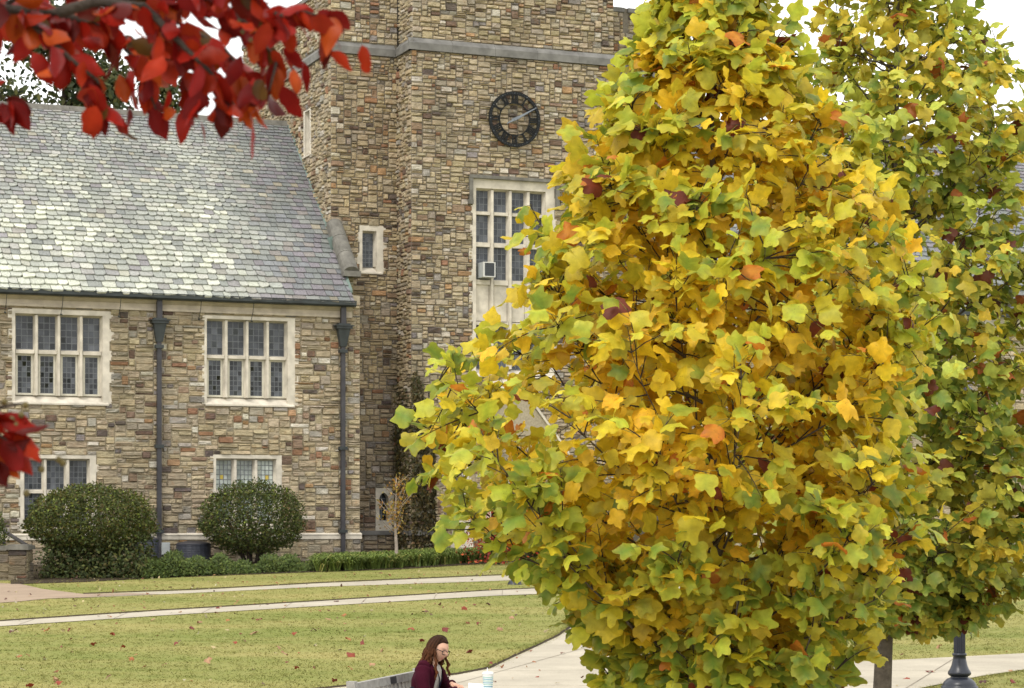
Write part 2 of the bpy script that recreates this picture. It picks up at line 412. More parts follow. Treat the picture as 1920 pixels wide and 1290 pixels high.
def grass():
    n = 78000
    y = 24+38*rng.random(n)**1.35; x = (rng.random(n)-.5)*(.56*y+6)+.2
    # extra tufts along the path edges
    ex, ey = [], []
    def along(pts, m):
        for p, q in zip(pts[:-1], pts[1:]):
            L = (q-p).length; k = int(L*m); t = rng.random(k); off = np.abs(rng.normal(0, .07, k))
            d = (q-p).normalized(); ex.extend(p.x+(q.x-p.x)*t-d.y*off); ey.extend(p.y+(q.y-p.y)*t+d.x*off)
    along([G(*p) for p in plaza_edge], 110); along([G(*p) for p in [(0, 1165), (600, 1127), (920, 1107)]], 60); along([G(*p) for p in [(157, 1114), (600, 1093.4), (920, 1079)]], 50)
    along([G(*p) for p in [(1920, 1257), (1840, 1269), (1770, 1283), (1700, 1297)]], 110)
    x = np.concatenate([x, ex]); y = np.concatenate([y, ey])
    keep = ~onpath(x, y)
    s = (x-OX)*(-SU)+(y-OY)*CU; keep &= s < -.4
    x = x[keep]; y = y[keep]; n = len(x); nb = 6
    X = np.repeat(x, nb)+rng.normal(0, .045, n*nb); Y = np.repeat(y, nb)+rng.normal(0, .045, n*nb)
    h = rng.uniform(.010, .028, n*nb); an = rng.uniform(0, math.tau, n*nb); w = .007
    lean = rng.normal(0, .04, (n*nb, 2)); z = SL*(Y-19)
    V = np.empty((n*nb, 3, 3)); 
    V[:, 0] = np.stack([X-w*np.cos(an), Y-w*np.sin(an), z-.005], 1); V[:, 1] = np.stack([X+w*np.cos(an), Y+w*np.sin(an), z-.005], 1)
    V[:, 2] = np.stack([X+lean[:, 0], Y+lean[:, 1], z+h], 1)
    c = np.repeat(rng.uniform(1.0, 1.25, (n*nb, 1)), 3, 0)*np.ones((1, 3))
    mkobj('grass', V.reshape(-1, 3), np.arange(n*nb*3).reshape(-1, 3), M['blade'], col=c, kind='stuff', label='short mown grass of the lawn')
grass()

# ------------------------------------------------------------------ masonry
TAN = [(.40, .335, .225), (.365, .305, .205), (.43, .365, .255), (.35, .295, .205), (.38, .32, .225), (.41, .345, .235), (.36, .31, .23), (.33, .29, .225)]
ODD = [((.50, .46, .38), 8), ((.32, .295, .25), 8), ((.215, .195, .18), 4), ((.27, .15, .09), 3.5), ((.35, .22, .12), 4), ((.14, .095, .07), 5), ((.125, .10, .088), 4), ((.25, .175, .12), 6)]
def stone_col(oddf=.19):
    if random.random() > oddf: c = np.array(random.choice(TAN))*np.array([1.0, .985, .965])
    else: c = np.array(random.choices([o[0] for o in ODD], [o[1] for o in ODD])[0])
    return c*random.uniform(.88, 1.1)*np.array([1, random.uniform(.97, 1.02), random.uniform(.93, 1.05)])
def pack(a0, a1, z0, z1, holes, cw, ch, lo=3, hi=9):
    nx = max(1, round((a1-a0)/cw)); nz_ = max(1, round((z1-z0)/ch)); cw = (a1-a0)/nx; ch = (z1-z0)/nz_
    occ = np.zeros((nz_, nx), bool); res = []
    for j in range(nz_):
        for i in range(nx):
            ca, cz = a0+(i+.5)*cw, z0+(j+.5)*ch
            for h in holes:
                if h[0] < ca < h[1] and h[2] < cz < h[3]: occ[j, i] = True
    for j in range(nz_):
        i = 0
        while i < nx:
            if occ[j, i]: i += 1; continue
            r = random.random()
            if r < .17: h, w = 1, random.randint(lo, hi)
            elif r < .66: h, w = 2, random.randint(lo, hi)
            elif r < .92: h, w = 3, random.randint(lo, hi)
            else: h, w = random.choice([3, 4]), random.randint(3, 6)
            k = 0
            while k < w and i+k < nx and not occ[j, i+k]: k += 1
            rem = 0
            while i+k+rem < nx and not occ[j, i+k+rem] and rem < 2: rem += 1
            if rem == 1: k += 1
            if k <= 2: h = min(h, 2)
            hh = 1
            while hh < h and j+hh < nz_ and not occ[j+hh, i:i+k].any(): hh += 1
            occ[j:j+hh, i:i+k] = True
            res.append((a0+i*cw, a0+(i+k)*cw, z0+j*ch, z0+(j+hh)*ch)); i += k
    return res
GX, GZ = 5, 4
QF = [(j*GX+i, j*GX+i+1, (j+1)*GX+i+1, (j+1)*GX+i) for j in range(GZ-1) for i in range(GX-1)]
def stone_piece(pl, r, c=None, prot=.03, score=None):
    a0, a1, z0, z1 = r; g = .006
    a0 += g; a1 -= g; z0 += g; z1 -= g
    e = min(.022, (z1-z0)*.28)
    ua = np.array([a0, a0+e, (a0+a1)/2+random.uniform(-.2, .2)*(a1-a0), a1-e, a1]); uz = np.array([z0, z0+e, z1-e, z1])
    A, Z = np.meshgrid(ua, uz); D = np.zeros_like(A)
    pr = prot*random.uniform(.35, 1.3)
    D[1:3, 1:4] = pr+np.random.default_rng(random.randrange(10**9)).uniform(-.4, .4, (2, 3))*prot
    D[1, 1:4] += prot*.35*random.uniform(-1, 1); D[0] = D[3] = -.012; D[:, 0] = D[:, 4] = -.012
    jit = np.random.default_rng(random.randrange(10**9)).uniform(-.005, .005, (2, GZ, GX))
    V = pl.pt((A+jit[0]).ravel(), (Z+jit[1]).ravel(), D.ravel())
    return (V, QF, stone_col(.32 if (a1-a0) < 2.5*(z1-z0) else .12) if c is None else c, (a1-a0)*(z1-z0) if score is None else score)
def inframe(V, m=10):
    v = V.mean(0); px = CX+FPX*v[0]/v[1]; py = HOR-FPX*(v[2]-HC)/v[1]
    return -m < px < 1920+m and -m < py < 1290+m, px, py
def wall_sheet(mb, pl, a0, a1, z0, z1, holes, d=0.0):
    As = sorted({a0, a1, *[min(max(h[k], a0), a1) for h in holes for k in (0, 1)]}); Zs = sorted({z0, z1, *[min(max(h[k], z0), z1) for h in holes for k in (2, 3)]})
    for i in range(len(As)-1):
        for j in range(len(Zs)-1):
            ca, cz = (As[i]+As[i+1])/2, (Zs[j]+Zs[j+1])/2
            if any(h[0] < ca < h[1] and h[2] < cz < h[3] for h in holes): continue
            mb.add(pl.pt([As[i], As[i+1], As[i+1], As[i]], [Zs[j], Zs[j], Zs[j+1], Zs[j+1]], [d]*4), [(0, 1, 2, 3)])
def score_visible(V, area, hide=()):
    ok, px, py = inframe(V)
    if not ok: return 0
    for (x0, x1, y0, y1) in hide:
        if x0 < px < x1 and y0 < py < y1: return area*.05
    return area
TREEHIDE = [(1000, 1920, 300, 1290), (1130, 1920, 60, 1290), (880, 1920, 700, 1290), (50, 290, 905, 1090), (375, 570, 900, 1060), (0, 500, 0, 180)]

# unit pane shared by all leaded lights
pane_me = {}
def pane_obj(parent, pl, a0, a1, z0, z1, d, mat):
    key = mat.name
    if key not in pane_me:
        mb = MB(); mb.box(-.5, .5, -.004, .004, -.5, .5)
        me = mesh_np('pane', np.vstack(mb.V), mb.F); me.materials.append(mat); pane_me[key] = me
    o = bpy.data.objects.new('pane', pane_me[key]); COL.objects.link(o)
    c = pl.pt((a0+a1)/2, (z0+z1)/2, d); o.parent = parent; o.location = Vector(c-wl(parent))
    ang = math.atan2(pl.ex[1], pl.ex[0])
    o.rotation_euler = (random.gauss(0, R(2.5)), 0, ang+random.gauss(0, R(2.5))); o.scale = (a1-a0, 1, z1-z0)
    return o
def window(parent, pl, outer, lights, rows, nx=3, quoins=True, sill=.10, hood=False, pane=None, arch=False, sticker=(), seed=0, inner=(), nyf=None, blank=()):
    """outer (A0,A1,Z0,Z1); lights [(a0,a1)], rows [(z0,z1)] top first"""
    A0, A1, Z0, Z1 = outer; mat = M['lime']
    La, Ra = lights[0][0], lights[-1][1]; zt, zb = rows[0][1], rows[-1][0]
    mb = MB(); dep = -.24
    # stepped surround: outer band, inner splay
    mb.pbox(pl, A0, La-.045, Z0, Z1, -.26, .018); mb.pbox(pl, Ra+.045, A1, Z0, Z1, -.26, .018)
    mb.pbox(pl, La-.045, Ra+.045, zt+.045, Z1, -.26, .018)
    for (x0, x1, sgn) in ((La-.045, La, 1), (Ra+.045, Ra, 1)):
        V = pl.pt([x0, x1, x1, x0]*2, [zb]*4+[zt+.045]*4, [-.04, -.17, -.26, -.26]*2); mb.box8(V)
    V = pl.pt([La-.045, Ra+.045, Ra+.045, La-.045]*2, [zt+.045, zt+.045, zt+.045, zt+.045, zt, zt, zt, zt], [-.04, -.04, -.26, -.26, -.17, -.17, -.26, -.26]); mb.box8(V)
    w = mb.build('window', mat, parent)
    # sloping sill
    ms = MB(); V = pl.pt([A0+.02, A1-.02, Ra+.045, La-.045]*2, [Z0-.03]*4+[Z0+.012, Z0+.012, zb, zb], [.06, .06, -.25, -.25]*2); ms.box8(V); ms.build('sill', mat, w)
    for (l0, l1), (r0, r1) in zip(lights[:-1], lights[1:]):
        m2 = MB(); a, b = l1, r0; e = (b-a)*.28
        for k in range(1):
            V = pl.pt([a+e, b-e, b, a]*2, [zb-.01]*4+[zt+.02]*4, [-.03, -.03, -.19, -.19]*2); m2.box8(V)
            m2.pbox(pl, a+.004, b-.004, zb-.01, zt+.02, -.26, -.188)
        m2.build('mullion', mat, w)
    for (u0, u1), (v0, v1) in zip(rows[:-1], rows[1:]):     # transom between row u (upper) and v
        for (a, b) in lights:
            m3 = MB(); V = pl.pt([a-.02, b+.02, b+.02, a-.02]*2, [v1, v1, v1, v1, u0-.035, u0-.035, u0, u0], [-.06, -.06, -.25, -.25]*2)
            m3.box8(V); m3.build('transom', mat, w)
    if quoins:
        for side in (0, 1):
            z = Z0+.02; k = random.randint(0, 1)
            while z < Z1-.12:
                h = random.uniform(.2, .36); h = min(h, Z1-z-.01)
                if k % 2 == 0:
                    e = random.uniform(.05, .12); mq = MB()
                    if side == 0: mq.pbox(pl, A0-e, A0+.03, z, z+h, -.1, .020)
                    else: mq.pbox(pl, A1-.03, A1+e, z, z+h, -.1, .020)
                    mq.build('quoin', mat, w)
                z += h; k += 1
    if hood:
        mh = MB()
        mh.pbox(pl, A0-.12, A1+.12, Z1, Z1+.09, -.05, .13); mh.pbox(pl, A0-.12, A0-.02, Z1-.62, Z1, -.05, .12); mh.pbox(pl, A1+.02, A1+.12, Z1-.62, Z1, -.05, .12)
        mh.pbox(pl, A0-.17, A0-.015, Z1-.74, Z1-.62, -.05, .14); mh.pbox(pl, A1+.015, A1+.17, Z1-.74, Z1-.62, -.05, .14)
        mh.build('hood_mould', M['coping'], w)
    lead = MB()
    for ri, (z0, z1) in enumerate(rows):
        if ri in blank: 
            for (a, b) in lights:
                mp_ = MB(); mp_.pbox(pl, a, b, z0, z1, -.24, -.12); mp_.build('panel', mat, w)
            continue
        for li, (a, b) in enumerate(lights):
            x0, x1, y0, y1 = a, b, z0, z1; d = -.20
            if ri in inner:
                fr = .05; mi = MB()
                for (p, q, r_, s_) in ((a, a+fr, z0, z1), (b-fr, b, z0, z1), (a+fr, b-fr, z0, z0+fr), (a+fr, b-fr, z1-fr, z1)):
                    mi.pbox(pl, p, q, r_, s_, -.24, -.165)
                mi.build('casement_frame', M['cream'], w); x0 += fr; x1 -= fr; y0 += fr; y1 -= fr
            ny = nyf[ri] if nyf else max(2, round((y1-y0)/((x1-x0)/nx*1.25)))
            g = .006
            for i in range(nx):
                for j in range(ny):
                    p0 = x0+(x1-x0)*i/nx; p1 = x0+(x1-x0)*(i+1)/nx; q0 = y0+(y1-y0)*j/ny; q1 = y0+(y1-y0)*(j+1)/ny
                    mt = pane or (M['panel'] if (ri not in inner and random.random() < .8) else M['pane'])
                    if (ri, li, i, j) in sticker: mt = M['paney']
                    pane_obj(w, pl, p0+g, p1-g, q0+g, q1-g, d, mt)
            for i in range(nx+1): xx = x0+(x1-x0)*i/nx; lead.pbox(pl, xx-.009, xx+.009, y0, y1, d-.012, d+.010)
            for j in range(ny+1): yy = y0+(y1-y0)*j/ny; lead.pbox(pl, x0, x1, yy-.009, yy+.009, d-.011, d+.011)
    if lead.n: lead.build('lead_cames', M['lead'], w)
    return w

# ------------------------------------------------------------------ the left wing
EAVE_S, EAVE_Z, RIDGE_S, RIDGE_Z = -.25, 8.22, 6.2, 14.11
RS = (RIDGE_Z-EAVE_Z)/(RIDGE_S-EAVE_S)
def roof_z(s): return EAVE_Z+(s-EAVE_S)*RS
def build_wing():
    pl = front(0.0); AL = -14.0; AR = pl.px(675, 800)[0]
    wing = thing('stone_wing', B(-6, 0, 1.0), 'two storey rubble stone wing with steep lichened slate roof', 'building')
    def rect(x0, x1, y0, y1):
        a0, zt = pl.px(x0, (y0)); a1, zt2 = pl.px(x1, y0); xm = (x0+x1)/2
        _, z1 = pl.px(xm, y0); _, z0 = pl.px(xm, y1); return (a0, a1, z0, z1)
    def cols(xs): return [(pl.px(a, 700)[0], pl.px(b, 700)[0]) for a, b in xs]
    def rws(xm, ys): return [(pl.px(xm, b)[1], pl.px(xm, a)[1]) for a, b in ys]
    wins = []
    w1 = rect(22, 205, 581, 757); w2 = rect(383, 553, 594, 760); w3 = rect(38, 180, 853, 996); w4 = rect(400, 528, 853, 990)
    holes = [w1, w2, w3, w4]
    zg = .7; zb0, zb1 = pl.px(490, 1011)[1], pl.px(490, 1001)[1]; ztop = 7.82
    core = MB(); wall_sheet(core, pl, AL, AR, zb0-.3, ztop+.6, holes, -.008)
    core.pbox(pl, AL, AR, zg-.6, zb1-.02, -.5, .06)                       # plinth
    core.add([B(AR, 0, zg-.6), B(AR, 9, zg-.6), B(AR, 9, 8.4), B(AR, 0, 8.4)], [(0, 1, 2, 3)])
    core.add([B(AL, 0, zg-.6), B(AL, 12.4, zg-.6), B(AL, 12.4, 8.2), B(AL, RIDGE_S, RIDGE_Z-.1), B(AL, 0, 8.2)], [(0, 1, 2, 3, 4)])
    core.add([B(AL, 12.4, zg-.6), B(AR, 12.4, zg-.6), B(AR, 12.4, 8.3), B(AL, 12.4, 8.3)], [(0, 1, 2, 3)])
    wall = core.build('wall', M['mortar'], wing)
    pcs = []
    for r in pack(AL, AR, zb1-.005, ztop, [(h[0], h[1], h[2], h[3]) for h in holes], .06, .062, 3, 9):
        p = stone_piece(pl, r, None, .04); sc = score_visible(p[0], p[3], TREEHIDE); pcs.append((p[0], p[1], p[2], sc))
    pp = Plane(pl.o+.06*pl.n, pl.ex, pl.n)
    for r in pack(AL, AR, zg-.1, zb0, [], .06, .075):
        p = stone_piece(pp, r, stone_col(.12)*.85, .035); sc = score_visible(p[0], p[3], TREEHIDE); pcs.append((p[0], p[1], p[2], sc))
    # kneeler stub above the eave at the right end
    kp = front(.55); ks = [(0.0, AR, 7.72, 8.95)]
    for r in pack(0.02, AR, ztop, 8.2, [], .055, .058): p = stone_piece(pl, r, None, .03); pcs.append((p[0], p[1], p[2], p[3]*.5))
    for r in pack(0.02, AR, 8.2, 9.0, [], .055, .058): p = stone_piece(kp, r, stone_col(.1)*np.array([.62, .66, .5]), .03); pcs.append((p[0], p[1], p[2], p[3]*.5))
    emit(pcs, 'stone', 'rubble_stones', M['stone'], wall, 300)
    # kneeler body (side faces) and coping
    kb = MB(); sp = sidep(0.02)
    poly = [(.0, 7.7), (2.2, 7.7), (2.2, 10.6), (1.94, 10.35), (.56, 9.0), (.545, 8.2), (0, 8.2)]
    kb.prism(sp, poly, -(AR-.03), 0.0); kb.build('kneeler_wall', M['mortar'], wing)
    cp = MB(); c0 = B(AR/2+.0, .42, 9.10); c1 = B(AR/2+.0, 1.98, 10.62); ds = (c1-c0)
    for k in range(3):
        t0, t1 = k/3+.004, (k+1)/3-.004; V = []
        for t in (t0, t1):
            c = c0+ds*t; nrm = unit(np.cross(np.append(U2, 0), ds))
            if nrm[2] < 0: nrm = -nrm
            for an in np.linspace(0, math.pi, 9): V.append(c+np.append(U2, 0)*(.22*math.cos(an))+nrm*(.19*math.sin(an)))
            V.append(c-np.append(U2, 0)*.22-nrm*.12); V.append(c+np.append(U2, 0)*.22-nrm*.12)
        n = 11; F = [tuple(range(n)), tuple(range(2*n-1, n-1, -1))]+[(i, (i+1) % n, (i+1) % n+n, i+n) for i in range(n)]
        cp.add(V, F)
    cp.pbox(front(.5), -.12, AR+.14, 8.98, 9.13, -.3, .16)
    cp.build('coping', M['coping'], wing)
    # dressings
    mb = MB(); mb.pbox(pl, AL, AR+.02, zb0, zb1-.03, -.1, .11); V = pl.pt([AL, AR+.02, AR+.02, AL]*2, [zb1-.03]*4+[zb1-.01, zb1-.01, zb1+.05, zb1+.05], [.125, .125, -.05, -.05]*2); mb.box8(V)
    mb.build('base_course', M['lime'], wing)
    mb = MB(); g = -.02
    mb.pbox(pl, AL, g, 7.80, 7.865, -.05, .07); mb.pbox(pl, AL, g, 7.87, 7.98, -.05, .035)
    V = pl.pt([AL, g, g, AL]*2, [7.98]*4+[8.07]*4, [.05, .05, -.05, -.05, .17, .17, -.05, -.05]); mb.box8(V)
    mb.pbox(pl, AL, g, 8.07, 8.14, -.05, .16); mb.build('cornice', M['limet'], wing)
    mb = MB(); prof = [(.20, 8.20), (.36, 8.22), (.355, 8.12), (.30, 8.075), (.22, 8.08)]
    n = len(prof); V = np.vstack([pl.pt([aa]*n, [q[1] for q in prof], [q[0] for q in prof]) for aa in (AL, .02)])
    mb.add(V, [tuple(range(n)), tuple(range(2*n-1, n-1, -1))]+[(i, i+n, (i+1) % n+n, (i+1) % n) for i in range(n)]); mb.build('gutter', M['copper'], wing)
    mb = MB(); mb.pbox(pl, AL, .02, 8.222, 8.236, .19, .375); mb.build('gutter_edge', M['copper'], wing)
    for px in (9, 114, 222, 372, 470):
        a, _ = pl.px(px, 580); mb = MB()
        mb.tube([pl.pt(a, 8.1, .34), pl.pt(a, 7.85, .24), pl.pt(a-.02, 7.62, .12)], .009, 5); mb.tube([pl.pt(a-.035, 7.62, .12), pl.pt(a+.02, 7.60, .12)], .02, 5); mb.build('gutter_tie', M['copper'], wing)
    # downpipes
    for (px, hop, sec) in ((296.5, 606, M['pipe']), (640.5, 616, M['pipe'])):
        a, zh = pl.px(px, hop); a2 = a
        dp = MB(); dp.pbox(pl, a-.058, a+.058, .95, zh-.5, .06, .17)
        d_ = dp.build('downpipe', sec, wing)
        h = MB()
        V = pl.pt([a-.085, a+.085, a+.085, a-.085]+[a-.17, a+.17, a+.17, a-.17], [zh-.5]*4+[zh-.02]*4, [.195, .195, .05, .05, .26, .26, .05, .05]); h.box8(V)
        h.pbox(pl, a-.22, a+.22, zh-.02, zh+.05, .04, .30); h.pbox(pl, a-.26, a+.26, zh+.05, zh+.075, .03, .33); h.pbox(pl, a-.17, a+.17, zh+.075, zh+.12, .05, .28)
        h.build('hopper_head', M['copper'], d_)
        o = MB(); o.pbox(pl, a-.07, a+.07, zh+.1, 8.1, .09, .21); o.build('outlet_pipe', sec, d_)
        for zz in (zh-.62, (zh+1)/2, 2.0):
            c = MB(); c.pbox(pl, a-.11, a+.11, zz-.05, zz+.04, .03, .205); c.build('pipe_bracket', M['copper'], d_)
        sh = MB(); V = pl.pt([a-.075, a+.075, a+.075, a-.075]*2, [.9, .9, .98, .98, 1.12, 1.12, 1.12, 1.12], [.42, .42, .22, .22, .2, .2, .07, .07]); sh.box8(V); sh.build('shoe', M['verd'], d_)
    # windows
    o1 = window(wing, pl, w1, cols([(31.5, 64), (74, 106), (116, 147.5), (158, 189)]), rws(110, [(593, 655), (664, 741)]), 3, inner=(1,))
    window(wing, pl, w2, cols([(390.6, 420), (430, 460), (469, 498), (507.5, 536)]), rws(463, [(603, 665), (673, 745)]), 3, inner=(1,))
    window(wing, pl, w3, cols([(48, 80), (90, 122), (133, 165)]), rws(106, [(863, 917), (925, 985)]), 4)
    window(wing, pl, w4, cols([(408, 437), (447, 476), (486, 515)]), rws(460, [(863, 917), (925, 980)]), 4, pane=M['paneb'], sticker=((0, 0, 1, 2), (0, 2, 2, 2)))
    # roof
    rf = MB(); rf.add([B(AL-.3, EAVE_S, EAVE_Z-.03), B(.0, EAVE_S, EAVE_Z-.03), B(.0, RIDGE_S, RIDGE_Z-.03), B(AL-.3, RIDGE_S, RIDGE_Z-.03)], [(0, 1, 2, 3)])
    rf.add([B(AL-.3, 12.65, EAVE_Z-.03), B(.0, 12.65, EAVE_Z-.03), B(.0, RIDGE_S, RIDGE_Z-.03), B(AL-.3, RIDGE_S, RIDGE_Z-.03)], [(0, 1, 2, 3)])
    roof = rf.build('roof', M['coping'], wing)
    slates(roof, AL-.3, -.02, EAVE_S-.09, EAVE_Z-.05, RIDGE_S, RIDGE_Z, True)
    rg = MB()
    for k in range(24):
        a0 = AL-.3+k*.598; rg.box8([B(a0, RIDGE_S-.14, RIDGE_Z-.08), B(a0+.59, RIDGE_S-.14, RIDGE_Z-.08), B(a0+.59, RIDGE_S+.14, RIDGE_Z-.08), B(a0, RIDGE_S+.14, RIDGE_Z-.08),
                                    B(a0, RIDGE_S-.03, RIDGE_Z+.09), B(a0+.59, RIDGE_S-.03, RIDGE_Z+.09), B(a0+.59, RIDGE_S+.03, RIDGE_Z+.09), B(a0, RIDGE_S+.03, RIDGE_Z+.09)])
    rg.build('ridge_tiles', M['coping'], roof)
    fl = MB()
    for s0, s1 in zip(np.linspace(.0, RIDGE_S, 12)[:-1], np.linspace(.0, RIDGE_S, 12)[1:]):
        x0, x1 = (-.05, .015)
        fl.box8([B(x0, s0, roof_z(s0)+.035), B(x1, s0, roof_z(s0)+.035), B(x1, s1-.01, roof_z(s1)+.035), B(x0, s1-.01, roof_z(s1)+.035),
                 B(x0, s0, roof_z(s0)+.05), B(x1, s0, roof_z(s0)+.13), B(x1, s1-.01, roof_z(s1)+.13), B(x0, s1-.01, roof_z(s1)+.05)])
    fl.build('flashing', M['verd'], roof)
    sb = MB(); sb.box8([B(-.14, 1.45, roof_z(1.45)+.03), B(.08, 1.45, roof_z(1.45)+.03), B(.08, 1.93, roof_z(1.93)), B(-.14, 1.93, roof_z(1.93)),
                        B(-.14, 1.45, roof_z(1.45)+.42), B(.08, 1.45, roof_z(1.45)+.42), B(.08, 1.93, roof_z(1.45)+.42), B(-.14, 1.93, roof_z(1.45)+.42)]); sb.build('copper_box', M['verd'], roof)
    return wing
SLC = [((.170, .182, .178), 6), ((.182, .168, .186), 5), ((.165, .172, .182), 5), ((.215, .222, .21), 3), ((.26, .235, .18), .8), ((.21, .192, .182), 1.3)]
def slates(roof, A0, A1, s0, z0, s1, z1, lich, nmax=300, seed=3):
    L = math.hypot(s1-s0, z1-z0); es, ez = (s1-s0)/L, (z1-z0)/L
    u3 = np.array([U2[0], U2[1], 0]); d3 = np.array([W2[0]*es, W2[1]*es, ez]); n3 = np.cross(u3, d3); n3 = n3 if n3[2] > 0 else -n3
    o = B(0, s0, z0); d = 0.0; pcs = []; row = 0
    while d < L-.05:
        f = d/L; e = .265*(1-f)+.15*f; e *= random.uniform(.95, 1.05)
        a = A0-random.uniform(0, .3); wav = random.uniform(-.01, .01)
        while a < A1:
            w = (.30*(1-f)+.21*f)*random.uniform(.65, 1.3); b = min(a+w, A1)
            if b-a < .05: a = b; continue
            px = CX+FPX*((o+u3*((a+b)/2)+d3*d)[0]/(o+u3*((a+b)/2)+d3*d)[1])
            lo = 0
            if lich:
                lo = 1/(1+math.exp(-(478+25*math.sin(d*3)-px)/16)); lo *= min(1, max(0.0, 1.25-f*1.05)); lo *= random.uniform(.5, 1.35)
                lo *= .75+.35*math.sin(a*1.3+d*.9)*math.sin(a*.5-d*1.4)
                if random.random() < .10: lo *= .25
            c = np.array(random.choices([q[0] for q in SLC], [q[1] for q in SLC])[0])*random.uniform(.85, 1.15)
            pale = np.array(random.choice([(.60, .62, .51), (.53, .55, .47), (.66, .67, .57), (.46, .48, .42)]))
            pale = pale*.93; c = c*(1-min(.92, lo))+pale*min(.92, lo)
            ch = .028 if lo < .3 else .07
            g = .007; c1, c2 = random.uniform(.004, ch), random.uniform(.004, ch); th = random.uniform(.022, .036)+.026*min(1, lo)
            jl, jr = random.uniform(-.018, .018)*(1+lo), random.uniform(-.018, .018)*(1+lo)
            poly = [(a+g, d+c1+jl), (a+g+c1, d+jl), (b-g-c2, d+jr), (b-g, d+c2+jr), (b-g, d+e+.06), (a+g, d+e+.06)]
            lift = [th+.012]*4+[.004]*2; V = []
            for (x, y), h in zip(poly, lift): V.append(o+u3*x+d3*y+n3*h)
            for (x, y), h in zip(poly[:4], lift): V.append(o+u3*x+d3*y+n3*(h-th))
            F = [(0, 1, 2, 3, 4, 5), (0, 6, 7, 1), (1, 7, 8, 2), (2, 8, 9, 3), (0, 5, 6), (3, 9, 4)]
            V = np.array(V); pcs.append((V, F, c, score_visible(V, (b-a)*e, TREEHIDE+[(0, 545, 0, 290)]))); a = b
        d += e; row += 1
    emit(pcs, 'slate', 'roof_slates', M['slate'], roof, nmax)
wing = build_wing()

